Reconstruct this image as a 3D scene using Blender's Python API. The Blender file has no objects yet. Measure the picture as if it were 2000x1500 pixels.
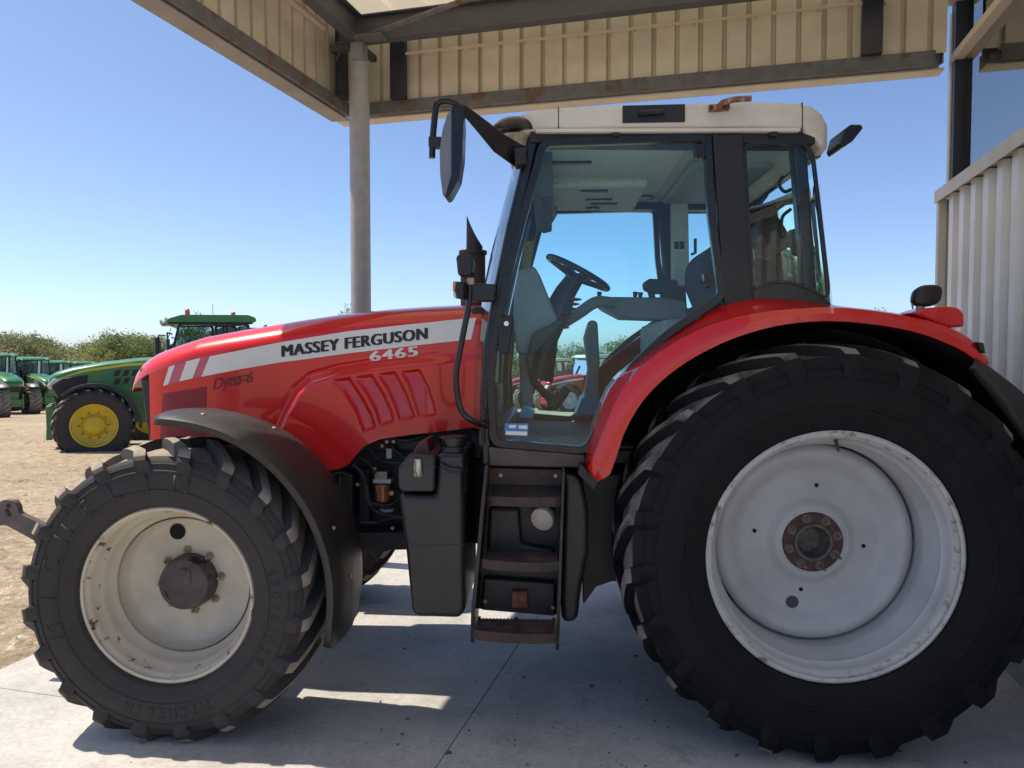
import bpy, bmesh, math, random
import numpy as np
from mathutils import Vector, Matrix
random.seed(7); rng = np.random.default_rng(7)
scene = bpy.context.scene
R = math.radians

# ------------------------------------------------------------------ camera
CAM = np.array([-1.161, -4.24, 1.67]); YAW = R(2.71); PITCH = R(-2.3); FOC = 1480.0
cd = bpy.data.cameras.new('camera'); cam = bpy.data.objects.new('camera', cd)
scene.collection.objects.link(cam); scene.camera = cam
cam.location = CAM; cam.rotation_euler = (math.pi/2 + PITCH, 0, YAW)
cd.sensor_width = 36; cd.lens = 36*FOC/2000; cd.clip_start = .05; cd.clip_end = 3000
scene.render.resolution_x = 1024; scene.render.resolution_y = 768

# ------------------------------------------------------------------ light
# the sun stands high, beyond the tractor and towards its nose: shadows fall right and towards the camera
SR, ST = .50, .13                        # shadow run per metre of height: to camera-right, towards camera
cr = np.array([math.cos(YAW), math.sin(YAW), 0]); cf = np.array([-math.sin(YAW), math.cos(YAW), 0])
to_sun = Vector(-SR*cr + ST*cf + np.array([0, 0, 1])).normalized()
elev = math.asin(to_sun.z); azim = math.atan2(to_sun.x, to_sun.y)
w = bpy.data.worlds.new('World'); scene.world = w; w.use_nodes = True
nt = w.node_tree; bg = nt.nodes['Background']
sky = nt.nodes.new('ShaderNodeTexSky'); sky.sky_type = 'NISHITA'; sky.sun_disc = False
sky.sun_elevation = elev; sky.sun_rotation = azim
sky.air_density = .62; sky.dust_density = .9; sky.ozone_density = 3.6; sky.altitude = 0
nt.links.new(sky.outputs[0], bg.inputs[0]); bg.inputs[1].default_value = .077
sd = bpy.data.lights.new('sun', 'SUN'); sd.energy = 2.4; sd.angle = R(.53); sd.color = (1, .90, .76)
so = bpy.data.objects.new('sun', sd); scene.collection.objects.link(so)
so.rotation_euler = to_sun.to_track_quat('Z', 'Y').to_euler(); so.location = (-6, 6, 20)
vs = scene.view_settings; vs.view_transform = 'Standard'; vs.look = 'None'; vs.exposure = 1.42; vs.gamma = 1
vs.use_curve_mapping = False
scene.render.engine = 'CYCLES'
scene.cycles.max_bounces = 10; scene.cycles.transparent_max_bounces = 24; scene.cycles.diffuse_bounces = 7

# ------------------------------------------------------------------ pixel -> point on a plane y = Y
_fw = np.array([-math.sin(YAW)*math.cos(PITCH), math.cos(YAW)*math.cos(PITCH), math.sin(PITCH)])
_rt = np.array([math.cos(YAW), math.sin(YAW), 0]); _up = np.cross(_rt, _fw)
def W(px, py, Y):
    d = _fw + _rt*(px-1000)/FOC + _up*(750-py)/FOC
    return CAM + d*(Y-CAM[1])/d[1]
def XZ(pts, Y): return [(float(p[0]), float(p[2])) for p in (W(a, b, Y) for a, b in pts)]
def G(px, Zc):                            # a spot on the yard: picture column and distance along the view
    p = CAM + (cf + cr*(px-1000)/FOC)*Zc
    return p[0], p[1]

# ------------------------------------------------------------------ materials
MATS = {}
def mat(name, col, rough=.5, metal=0, var=.12, scale=6, bump=0, bscale=80, dirt=None, damt=.5, dscale=4, dcut=.5, coat=0, spec=.5, dsoft=.15, bdist=.004):
    if name in MATS: return MATS[name]
    m = bpy.data.materials.new(name); m.use_nodes = True; n = m.node_tree.nodes; L = m.node_tree.links
    b = n['Principled BSDF']; tc = n.new('ShaderNodeTexCoord')
    b.inputs['Roughness'].default_value = rough; b.inputs['Metallic'].default_value = metal
    b.inputs['Coat Weight'].default_value = coat; b.inputs['Coat Roughness'].default_value = .03
    b.inputs['Specular IOR Level'].default_value = spec
    nz = n.new('ShaderNodeTexNoise'); nz.inputs['Scale'].default_value = scale; nz.inputs['Detail'].default_value = 6
    L.new(tc.outputs['Object'], nz.inputs['Vector'])
    rp = n.new('ShaderNodeValToRGB'); c = np.array(col)
    rp.color_ramp.elements[0].position = .3; rp.color_ramp.elements[1].position = .7
    rp.color_ramp.elements[0].color = (*np.clip(c*(1-var), 0, 1), 1); rp.color_ramp.elements[1].color = (*np.clip(c*(1+var), 0, 1), 1)
    L.new(nz.outputs['Fac'], rp.inputs[0]); out = rp.outputs[0]
    if dirt is not None:
        n2 = n.new('ShaderNodeTexNoise'); n2.inputs['Scale'].default_value = dscale; n2.inputs['Detail'].default_value = 9; n2.inputs['Roughness'].default_value = .65
        L.new(tc.outputs['Object'], n2.inputs['Vector'])
        mr = n.new('ShaderNodeMapRange'); mr.inputs[1].default_value = dcut-dsoft; mr.inputs[2].default_value = dcut+dsoft; mr.inputs[4].default_value = damt
        L.new(n2.outputs['Fac'], mr.inputs[0])
        mx = n.new('ShaderNodeMix'); mx.data_type = 'RGBA'; mx.inputs[7].default_value = (*dirt, 1)
        L.new(mr.outputs[0], mx.inputs[0]); L.new(out, mx.inputs[6]); out = mx.outputs[2]
        ma = n.new('ShaderNodeMath'); ma.operation = 'MULTIPLY_ADD'; ma.inputs[1].default_value = .45; ma.inputs[2].default_value = rough
        L.new(mr.outputs[0], ma.inputs[0]); ma.use_clamp = True; L.new(ma.outputs[0], b.inputs['Roughness'])
    L.new(out, b.inputs['Base Color'])
    if bump:
        n3 = n.new('ShaderNodeTexNoise'); n3.inputs['Scale'].default_value = bscale; n3.inputs['Detail'].default_value = 5
        L.new(tc.outputs['Object'], n3.inputs['Vector'])
        bp = n.new('ShaderNodeBump'); bp.inputs['Strength'].default_value = bump; bp.inputs['Distance'].default_value = bdist
        L.new(n3.outputs['Fac'], bp.inputs['Height']); L.new(bp.outputs[0], b.inputs['Normal'])
    MATS[name] = m; return m
def glass(name, tint, refl=1.0, ior=1.5):
    if name in MATS: return MATS[name]
    m = bpy.data.materials.new(name); m.use_nodes = True; n = m.node_tree.nodes; L = m.node_tree.links
    n.remove(n['Principled BSDF'])
    t = n.new('ShaderNodeBsdfTransparent'); t.inputs[0].default_value = (*tint, 1)
    g = n.new('ShaderNodeBsdfGlossy'); g.inputs['Roughness'].default_value = .012; g.inputs[0].default_value = (refl, refl, refl, 1)
    f = n.new('ShaderNodeFresnel'); f.inputs[0].default_value = ior
    mx = n.new('ShaderNodeMixShader'); L.new(f.outputs[0], mx.inputs[0]); L.new(t.outputs[0], mx.inputs[1]); L.new(g.outputs[0], mx.inputs[2])
    L.new(mx.outputs[0], n['Material Output'].inputs[0]); MATS[name] = m; return m

RED = mat('red paint', (.66, .012, .011), .24, coat=.7, spec=.35, var=.05, scale=2, dirt=(.34, .05, .04), damt=.10, dscale=3, dcut=.55)
DRED = mat('dark red mesh', (.27, .018, .028), .6, var=.15, scale=90, bump=.6, bscale=400, dirt=(.5, .42, .38), damt=.5, dscale=30, dcut=.70, dsoft=.03)
BLK = mat('black plastic', (.0095, .0095, .0115), .40, var=.2, scale=12, bump=.12, bscale=300, dirt=(.06, .05, .042), damt=.3, dscale=5, dcut=.55)
BLKS = mat('black satin paint', (.0075, .0078, .010), .24, var=.15, scale=8, dirt=(.06, .05, .04), damt=.2, dscale=7, dcut=.58)
TANK = mat('moulded tank plastic', (.014, .0145, .019), .33, var=.15, scale=5, bump=.2, bscale=260, dirt=(.085, .07, .055), damt=.5, dscale=2.2, dcut=.56)
FEND = mat('fender plastic', (.014, .0135, .0145), .38, var=.2, scale=9, bump=.12, bscale=240, dirt=(.07, .055, .045), damt=.4, dscale=4, dcut=.52)
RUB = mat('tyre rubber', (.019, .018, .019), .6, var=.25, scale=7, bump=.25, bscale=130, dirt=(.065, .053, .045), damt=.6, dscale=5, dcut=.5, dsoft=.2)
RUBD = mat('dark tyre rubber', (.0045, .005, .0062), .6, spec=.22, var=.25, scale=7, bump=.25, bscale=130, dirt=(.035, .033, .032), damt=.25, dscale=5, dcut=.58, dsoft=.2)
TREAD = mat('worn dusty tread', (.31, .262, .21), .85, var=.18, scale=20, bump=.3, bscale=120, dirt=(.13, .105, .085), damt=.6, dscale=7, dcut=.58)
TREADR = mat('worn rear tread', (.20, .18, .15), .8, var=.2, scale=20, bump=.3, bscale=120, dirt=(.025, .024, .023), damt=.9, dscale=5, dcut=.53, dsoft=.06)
CRM = mat('cream wheel paint', (.60, .53, .41), .45, var=.07, scale=5, bump=.06, bscale=200, dirt=(.33, .27, .20), damt=.35, dscale=7, dcut=.56, coat=.1)
CRMR = mat('chipped cream lip', (.58, .50, .38), .5, var=.08, scale=6, dirt=(.10, .045, .022), damt=.95, dscale=17, dcut=.61, dsoft=.03)
SIL = mat('silver wheel paint', (.49, .495, .50), .45, metal=0, var=.06, scale=4, bump=.06, bscale=200, dirt=(.36, .345, .32), damt=.5, dscale=5, dcut=.54)
SILR = mat('rusty silver lip', (.50, .49, .46), .5, metal=0, var=.1, scale=6, dirt=(.20, .10, .05), damt=.85, dscale=22, dcut=.60, dsoft=.05)
RUST = mat('rust', (.15, .055, .03), .85, var=.45, scale=25, bump=.5, bscale=90)
RUSTK = mat('rusty dark steel', (.035, .028, .026), .6, var=.4, scale=14, bump=.3, bscale=90, dirt=(.15, .07, .04), damt=.8, dscale=12, dcut=.56)
STEEL = mat('zinc steel', (.42, .36, .25), .4, metal=.7, var=.3, scale=40, dirt=(.16, .09, .05), damt=.6, dscale=40, dcut=.55)
HUBB = mat('worn hub paint', (.085, .07, .065), .7, var=.3, scale=14, bump=.3, bscale=120, dirt=(.012, .012, .013), damt=.95, dscale=7, dcut=.60, dsoft=.02)
ROOF = mat('cream roof plastic', (.70, .66, .57), .45, var=.05, scale=3, dirt=(.40, .34, .26), damt=.35, dscale=5, dcut=.57)
HEAD = mat('headliner', (.82, .81, .70), .9, var=.12, scale=60, bump=.4, bscale=220)
GREY = mat('grey cab plastic', (.30, .33, .34), .6, var=.08, scale=10, bump=.2, bscale=300)
MATT = mat('floor mat', (.20, .25, .25), .8, var=.3, scale=30, bump=.4, bscale=90)
SEAT = mat('seat cloth', (.04, .043, .05), .9, var=.2, scale=60, bump=.5, bscale=300)
WHT = mat('white decal', (.78, .76, .71), .35, var=.04, scale=4, coat=.3)
PNK = mat('pink decal', (.55, .10, .17), .35, var=.05, scale=4, coat=.3)
INK = mat('black ink', (.012, .012, .02), .4)
BLU = mat('blue print', (.08, .22, .55), .5)
BBAG = mat('blue plastic film', (.08, .28, .50), .35, bump=.6, bscale=25, bdist=.02)
YEL = mat('yellow label', (.55, .40, .06), .5, var=.2, scale=40)
AMB = mat('amber lens', (.75, .20, .02), .2, coat=.5)
AMBD = mat('amber fuel bowl', (.32, .11, .03), .25, var=.3, scale=20, coat=.5)
MIRR = mat('mirror back', (.17, .185, .21), .25, var=.1)
MGL = mat('mirror glass', (.8, .82, .85), .04, metal=1, var=.01)
LENS = mat('clear lamp lens', (.62, .62, .58), .15, var=.12, scale=50, coat=.6)
REFL = mat('dusty lamp lens', (.50, .45, .35), .35, var=.1, scale=80, bump=.5, bscale=300)
WORN = mat('worn sill', (.06, .048, .04), .5, var=.4, scale=10, dirt=(.17, .13, .10), damt=.7, dscale=6, dcut=.52)
LINER = mat('black liner', (.006, .006, .007), .7, var=.2, spec=.25)  # even near-black for the inside of the rear fenders
ENG = mat('engine black', (.012, .012, .014), .5, var=.4, scale=20, bump=.4, bscale=60, dirt=(.05, .042, .035), damt=.6, dscale=12, dcut=.55)
ARM = mat('dusty linkage steel', (.14, .11, .095), .65, var=.25, scale=15, bump=.3, bscale=90)
GLS = glass('teal cab glass', (.73, .94, .96))
GLS2 = glass('pale window glass', (.72, .86, .90))

# ------------------------------------------------------------------ mesh helpers
C = scene.collection
def link(o, parent=None):
    C.objects.link(o)
    if parent is not None: o.parent = parent
    return o
def mk(name, V, F, m, parent=None, smooth=None, bevel=0, mirror=False, seg=2, solid=0, fm=None, offset=0, flat=False):
    V = np.asarray(V, float)
    me = bpy.data.meshes.new(name); me.from_pydata(V.tolist(), [], [tuple(int(i) for i in f) for f in F])
    ms = m if isinstance(m, (list, tuple)) else [m]
    for q in ms: me.materials.append(q)
    if fm is not None:
        me.polygons.foreach_set('material_index', np.asarray(fm, np.int32))
    bm = bmesh.new(); bm.from_mesh(me); bmesh.ops.recalc_face_normals(bm, faces=bm.faces); bm.to_mesh(me); bm.free()
    if (smooth is not None or bevel or solid) and not flat:
        me.polygons.foreach_set('use_smooth', [True]*len(me.polygons))
        me.set_sharp_from_angle(angle=R(smooth if smooth else 40))
    o = bpy.data.objects.new(name, me); link(o, parent)
    if solid:
        s = o.modifiers.new('thickness', 'SOLIDIFY'); s.thickness = solid; s.offset = offset
    if bevel:
        b = o.modifiers.new('bevel', 'BEVEL'); b.width = bevel; b.segments = seg; b.limit_method = 'ANGLE'; b.angle_limit = R(35); b.harden_normals = True
    if mirror:
        V2 = V.copy(); V2[:, 1] *= -1
        return o, mk(name, V2, [tuple(reversed(f)) for f in F], m, parent, smooth, bevel, False, seg, solid, fm, offset)
    return o
class MB:                                  # collects boxes, prisms, tubes for one part
    def __init__(s): s.V = []; s.F = []; s.n = 0
    def add(s, V, F):
        V = [tuple(map(float, v)) for v in V]; s.F += [tuple(i+s.n for i in f) for f in F]; s.V += V; s.n += len(V); return s
    def box(s, c, d, rot=None):
        x, y, z = d[0]/2, d[1]/2, d[2]/2
        P = [Vector(p) for p in ((-x,-y,-z),(x,-y,-z),(x,y,-z),(-x,y,-z),(-x,-y,z),(x,-y,z),(x,y,z),(-x,y,z))]
        if rot is not None: P = [rot @ p for p in P]
        return s.add([p+Vector(c) for p in P], [(0,3,2,1),(4,5,6,7),(0,1,5,4),(1,2,6,5),(2,3,7,6),(3,0,4,7)])
    def prism(s, pts, y0, y1, y0b=None):   # outline in (x, z) pulled along y
        n = len(pts); V = [(p[0], y0, p[1]) for p in pts]+[(p[0], y1, p[1]) for p in pts]
        return s.add(V, [tuple(range(n)), tuple(range(2*n-1, n-1, -1))]+[(i, i+n, (i+1) % n+n, (i+1) % n) for i in range(n)])
    def zprism(s, pts, z0, z1):
        n = len(pts); V = [(p[0], p[1], z0) for p in pts]+[(p[0], p[1], z1) for p in pts]
        return s.add(V, [tuple(range(n)), tuple(range(2*n-1, n-1, -1))]+[(i, i+n, (i+1) % n+n, (i+1) % n) for i in range(n)])
    def ring(s, inner, outer, y0, y1):     # frame between two outlines of equal length
        n = len(inner)
        V = [(p[0], y, p[1]) for y in (y0, y1) for q in (inner, outer) for p in q]
        F = []
        for i in range(n):
            j = (i+1) % n
            F += [(i, j, n+j, n+i), (2*n+i, 3*n+i, 3*n+j, 2*n+j), (i, 2*n+i, 2*n+j, j), (n+i, n+j, 3*n+j, 3*n+i)]
        return s.add(V, F)
    def tube(s, path, r, seg=10, cap=True):
        P = [Vector(p) for p in path]; n = len(P); rs = r if isinstance(r, (list, tuple)) else [r]*n
        prev = None; V = []
        for i, p in enumerate(P):
            t = (P[min(i+1, n-1)]-P[max(i-1, 0)]).normalized()
            if prev is None: a = t.orthogonal().normalized()
            else: a = (prev-t*prev.dot(t)).normalized()
            prev = a; b = t.cross(a)
            for k in range(seg):
                w_ = 2*math.pi*k/seg; V.append(p+(a*math.cos(w_)+b*math.sin(w_))*rs[i])
        F = [(i*seg+k, i*seg+(k+1) % seg, (i+1)*seg+(k+1) % seg, (i+1)*seg+k) for i in range(n-1) for k in range(seg)]
        if cap: F += [tuple(range(seg-1, -1, -1)), tuple(range((n-1)*seg, n*seg))]
        return s.add(V, F)
    def lathe(s, prof, c, seg=48, axis='y', cap=False):   # prof = (offset along the axis, radius)
        V = []
        for a, r in prof:
            for k in range(seg):
                t = 2*math.pi*k/seg; u, v = r*math.cos(t), r*math.sin(t)
                V.append({'y': (c[0]+u, c[1]+a, c[2]+v), 'z': (c[0]+u, c[1]+v, c[2]+a), 'x': (c[0]+a, c[1]+u, c[2]+v)}[axis])
        n = len(prof)
        F = [(i*seg+k, (i+1)*seg+k, (i+1)*seg+(k+1) % seg, i*seg+(k+1) % seg) for i in range(n-1) for k in range(seg)]
        if cap: F += [tuple(range(seg)), tuple(range((n-1)*seg, n*seg))]
        return s.add(V, F)
    def build(s, name, m, parent=None, **k): return mk(name, s.V, s.F, m, parent, **k)
def resample(pts, n):
    p = np.asarray(pts, float); d = np.r_[0, np.cumsum(np.hypot(*np.diff(p, axis=0).T))]
    t = np.linspace(0, d[-1], n); return np.stack([np.interp(t, d, p[:, i]) for i in range(p.shape[1])], 1)
def smoothline(pts, n=40):                 # Catmull-Rom through the points
    p = np.asarray(pts, float); q = np.vstack([2*p[0]-p[1], p, 2*p[-1]-p[-2]]); out = []
    m = max(2, n//(len(p)-1))
    for i in range(len(p)-1):
        a, b, c, d = q[i:i+4]
        for t in np.linspace(0, 1, m, endpoint=False):
            out.append(.5*((2*b)+(c-a)*t+(2*a-5*b+4*c-d)*t*t+(3*b-a-3*c+d)*t**3))
    out.append(p[-1]); return np.array(out)
def offset_poly(pts, d):                   # outward offset of a closed outline
    p = np.asarray(pts, float); n = len(p)
    if np.sum(p[:, 0]*np.roll(p[:, 1], -1)-np.roll(p[:, 0], -1)*p[:, 1]) < 0: d = -d
    e = np.roll(p, -1, 0)-p; e /= np.linalg.norm(e, axis=1)[:, None]; nn = np.stack([e[:, 1], -e[:, 0]], 1)
    o = []
    for i in range(n):
        a, b = nn[i-1], nn[i]; s_ = a+b; k = d/max(.35, 1+a.dot(b))
        o.append(p[i]+s_*k)
    return np.array(o)
def round_poly(pts, r, k=4):               # rounded corners
    p = np.asarray(pts, float); n = len(p); o = []
    for i in range(n):
        a, b, c = p[i-1], p[i], p[(i+1) % n]; u = a-b; v = c-b; lu, lv = np.linalg.norm(u), np.linalg.norm(v)
        rr = min(r, lu*.45, lv*.45); A = b+u/lu*rr; B = b+v/lv*rr
        for t in np.linspace(0, 1, k): o.append((1-t)**2*A+2*t*(1-t)*b+t*t*B)
    return np.array(o)
def rails(name, rl, m, parent, n=40, solid=.006, mirror=False, closed=False, fm=None):   # loft through 3-D rails
    rr = [resample(np.asarray(q, float), n) for q in rl]; V = np.vstack(rr); k = len(rr)
    F = [(i*n+j, i*n+j+1, (i+1)*n+j+1, (i+1)*n+j) for i in range(k-1) for j in range(n-1)]
    return mk(name, V, F, m, parent, smooth=35, solid=solid, mirror=mirror)
def W3(pts, Y, sm=0):
    q = np.array([W(a, b, Y) for a, b in pts]); return smoothline(q, sm) if sm else q
def thing(name, label, cat, loc=(0, 0, 0), rz=0, group=None):
    o = bpy.data.objects.new(name, None); link(o); o.location = loc; o.rotation_euler = (0, 0, rz); o.empty_display_size = .2
    o['label'] = label; o['category'] = cat
    if group: o['group'] = group
    return o
def tag(o, label=None, cat=None, group=None, kind=None):
    for k, v in (('label', label), ('category', cat), ('group', group), ('kind', kind)):
        if v: o[k] = v
    return o
def copy_tree(o, parent=None):
    c = o.copy(); C.objects.link(c)
    if parent is not None: c.parent = parent
    for ch in list(o.children): copy_tree(ch, c)
    return c
def text_mesh(s, bold=0, shear=0, spacing=1.0):   # letters as flat mesh, cap height about .7
    cu = bpy.data.curves.new('t', 'FONT'); cu.body = s; cu.offset = bold; cu.shear = shear; cu.space_character = spacing; cu.resolution_u = 4
    o = bpy.data.objects.new('t', cu); C.objects.link(o); bpy.context.view_layer.update()
    me = bpy.data.meshes.new_from_object(o.evaluated_get(bpy.context.evaluated_depsgraph_get()))
    V = np.array([v.co[:] for v in me.vertices]); F = [tuple(p.vertices) for p in me.polygons]
    bpy.data.objects.remove(o); bpy.data.curves.remove(cu); bpy.data.meshes.remove(me)
    V = V[:, :2]-V[:, :2].min(0); return V, F
# ================================================================== the setting
SLOPE = -.040
def yard_z(x, y):
    d = (np.asarray(x)-CAM[0])*cf[0]+(np.asarray(y)-CAM[1])*cf[1]
    return -.03+SLOPE*np.clip(d-6.5, 0, 120)
def make_yard():
    a = np.unique(np.concatenate([np.linspace(-14, 14, 71), -np.geomspace(14, 900, 26), np.geomspace(14, 900, 26)]))
    X, Y = np.meshgrid(a+CAM[0]-3, a+3)
    Z = yard_z(X, Y); n = len(a)
    bumpy = np.zeros_like(Z)
    for k in range(14):
        f = rng.uniform(.3, 2.2); t = rng.uniform(0, 6.28); bumpy += np.sin(f*(X*math.cos(t)+Y*math.sin(t))+rng.uniform(0, 6))*.012/f
    near = np.clip((np.hypot(X+1, Y)-5)/5, 0, 1); Z = Z+bumpy*near
    V = np.stack([X.ravel(), Y.ravel(), Z.ravel()], 1)
    F = [(i*n+j, i*n+j+1, (i+1)*n+j+1, (i+1)*n+j) for i in range(n-1) for j in range(n-1)]
    m = bpy.data.materials.new('dry gravel yard'); m.use_nodes = True; nd = m.node_tree.nodes; L = m.node_tree.links
    b = nd['Principled BSDF']; b.inputs['Roughness'].default_value = .95; b.inputs['Specular IOR Level'].default_value = .2
    tc = nd.new('ShaderNodeTexCoord')
    def noise(s, d=6, r=.6):
        q = nd.new('ShaderNodeTexNoise'); q.inputs['Scale'].default_value = s; q.inputs['Detail'].default_value = d; q.inputs['Roughness'].default_value = r
        L.new(tc.outputs['Object'], q.inputs['Vector']); return q.outputs['Fac']
    r1 = nd.new('ShaderNodeValToRGB'); e = r1.color_ramp.elements
    e[0].position = .30; e[0].color = (.40, .325, .225, 1); e[1].position = .72; e[1].color = (.60, .51, .375, 1)
    L.new(noise(.35, 8, .7), r1.inputs[0])
    r2 = nd.new('ShaderNodeValToRGB'); e = r2.color_ramp.elements
    e[0].position = .36; e[0].color = (.45, .43, .40, 1); e[1].position = .60; e[1].color = (1.12, 1.1, 1.08, 1)
    L.new(noise(9, 8, .75), r2.inputs[0])
    mx = nd.new('ShaderNodeMix'); mx.data_type = 'RGBA'; mx.blend_type = 'MULTIPLY'; mx.inputs[0].default_value = .85
    L.new(r1.outputs[0], mx.inputs[6]); L.new(r2.outputs[0], mx.inputs[7])
    vo = nd.new('ShaderNodeTexVoronoi'); vo.inputs['Scale'].default_value = 26; L.new(tc.outputs['Object'], vo.inputs['Vector'])
    r3 = nd.new('ShaderNodeValToRGB'); e = r3.color_ramp.elements
    e[0].position = .0; e[0].color = (1.15, 1.13, 1.1, 1); e[1].position = .5; e[1].color = (.72, .70, .68, 1)
    L.new(vo.outputs['Distance'], r3.inputs[0])
    m2 = nd.new('ShaderNodeMix'); m2.data_type = 'RGBA'; m2.blend_type = 'MULTIPLY'; m2.inputs[0].default_value = .7
    L.new(mx.outputs[2], m2.inputs[6]); L.new(r3.outputs[0], m2.inputs[7])
    # sparse dry weeds
    r4 = nd.new('ShaderNodeMapRange'); r4.inputs[1].default_value = .64; r4.inputs[2].default_value = .76; r4.inputs[4].default_value = .35
    L.new(noise(.6, 10, .75), r4.inputs[0])
    m3 = nd.new('ShaderNodeMix'); m3.data_type = 'RGBA'; m3.inputs[7].default_value = (.19, .19, .075, 1)
    L.new(r4.outputs[0], m3.inputs[0]); L.new(m2.outputs[2], m3.inputs[6]); L.new(m3.outputs[2], b.inputs['Base Color'])
    bp = nd.new('ShaderNodeBump'); bp.inputs['Strength'].default_value = .9; bp.inputs['Distance'].default_value = .04
    L.new(noise(11, 9, .75), bp.inputs['Height']); L.new(bp.outputs[0], b.inputs['Normal'])
    o = mk('gravel_yard', V, F, m, smooth=60); tag(o, kind='structure')
make_yard()

# canopy frame: local x along the far fascia to the building, local y away from the camera, origin at the far outer corner on the ground
CA = R(2.71-15.0)
corner = CAM + cr*(-1.41) + cf*6.42
CO = (float(corner[0]), float(corner[1]), 0)
ca, sa = math.cos(CA), math.sin(CA)
def loc(u, v): return (CO[0]+u*ca-v*sa, CO[1]+u*sa+v*ca)     # local -> world

def make_slab():
    m = bpy.data.materials.new('concrete slab'); m.use_nodes = True; nd = m.node_tree.nodes; L = m.node_tree.links
    b = nd['Principled BSDF']; b.inputs['Roughness'].default_value = .72
    tc = nd.new('ShaderNodeTexCoord')
    def noise(s, d=8, r=.6):
        q = nd.new('ShaderNodeTexNoise'); q.inputs['Scale'].default_value = s; q.inputs['Detail'].default_value = d; q.inputs['Roughness'].default_value = r
        L.new(tc.outputs['Object'], q.inputs['Vector']); return q.outputs['Fac']
    r1 = nd.new('ShaderNodeValToRGB'); e = r1.color_ramp.elements
    e[0].position = .36; e[0].color = (.31, .30, .28, 1); e[1].position = .64; e[1].color = (.52, .50, .47, 1)
    L.new(noise(1.3, 9, .68), r1.inputs[0])
    r2 = nd.new('ShaderNodeMapRange'); r2.inputs[1].default_value = .56; r2.inputs[2].default_value = .63; r2.inputs[4].default_value = .45
    L.new(noise(2.6, 10, .72), r2.inputs[0])
    mx = nd.new('ShaderNodeMix'); mx.data_type = 'RGBA'; mx.inputs[7].default_value = (.20, .19, .18, 1)
    L.new(r2.outputs[0], mx.inputs[0]); L.new(r1.outputs[0], mx.inputs[6])
    r3 = nd.new('ShaderNodeValToRGB'); e = r3.color_ramp.elements
    e[0].position = .36; e[0].color = (.84, .84, .84, 1); e[1].position = .62; e[1].color = (1.12, 1.12, 1.12, 1)
    L.new(noise(38, 6, .7), r3.inputs[0])
    m2 = nd.new('ShaderNodeMix'); m2.data_type = 'RGBA'; m2.blend_type = 'MULTIPLY'; m2.inputs[0].default_value = .8
    L.new(mx.outputs[2], m2.inputs[6]); L.new(r3.outputs[0], m2.inputs[7])
    r4 = nd.new('ShaderNodeMapRange'); r4.inputs[1].default_value = .70; r4.inputs[2].default_value = .74; r4.inputs[4].default_value = .75
    L.new(noise(16, 4, .5), r4.inputs[0])
    m3 = nd.new('ShaderNodeMix'); m3.data_type = 'RGBA'; m3.inputs[7].default_value = (.07, .065, .06, 1)
    L.new(r4.outputs[0], m3.inputs[0]); L.new(m2.outputs[2], m3.inputs[6]); L.new(m3.outputs[2], b.inputs['Base Color'])
    rr = nd.new('ShaderNodeMapRange'); rr.inputs[3].default_value = .5; rr.inputs[4].default_value = .85
    L.new(noise(3, 6, .6), rr.inputs[0]); L.new(rr.outputs[0], b.inputs['Roughness'])
    bp = nd.new('ShaderNodeBump'); bp.inputs['Strength'].default_value = .35; bp.inputs['Distance'].default_value = .006
    L.new(noise(45, 8, .7), bp.inputs['Height']); L.new(bp.outputs[0], b.inputs['Normal'])
    root = bpy.data.objects.new('concrete_floor', None); link(root); root.location = CO; root.rotation_euler = (0, 0, CA); root['kind'] = 'structure'
    # poured in bays with saw-cut joints between them
    us = [-.62, 1.95, 4.6, 9.5]; vs_ = [-14, -8.9, -6.0, -2.9, .75]
    for i in range(3):
        for j in range(4):
            if i == 2 and j < 1: pass
            mb = MB(); g = .004
            mb.box(((us[i]+us[i+1])/2, (vs_[j]+vs_[j+1])/2, -.0601), (us[i+1]-us[i]-g, vs_[j+1]-vs_[j]-g, .12))
            o = mb.build('slab_bay', m, root, bevel=.003)
make_slab()
def crumbs():
    V, F = [], []
    for k in range(230):
        if k < 150: u, v = rng.normal(2.9, .9), rng.normal(-2.7, .55)
        else: u, v = rng.uniform(-.5, 4.3), rng.uniform(-4, .5)
        x, y = loc(u, v); s = rng.gamma(2, .0022)+.0015; i = len(V)
        for p in ((1, 0, 0), (-.5, .8, 0), (-.6, -.8, 0), (.1, 0, .9)): V.append((x+p[0]*s*rng.uniform(.7, 1.3), y+p[1]*s, max(0, p[2])*s+.0005))
        F += [(i, i+1, i+3), (i+1, i+2, i+3), (i+2, i, i+3), (i, i+2, i+1)]
    tag(mk('dirt_crumbs', V, F, mat('dry dirt', (.10, .085, .07), .9, var=.4), None), 'small dark crumbs of dried dirt on the concrete', 'dirt', kind='stuff')
crumbs()

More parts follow.
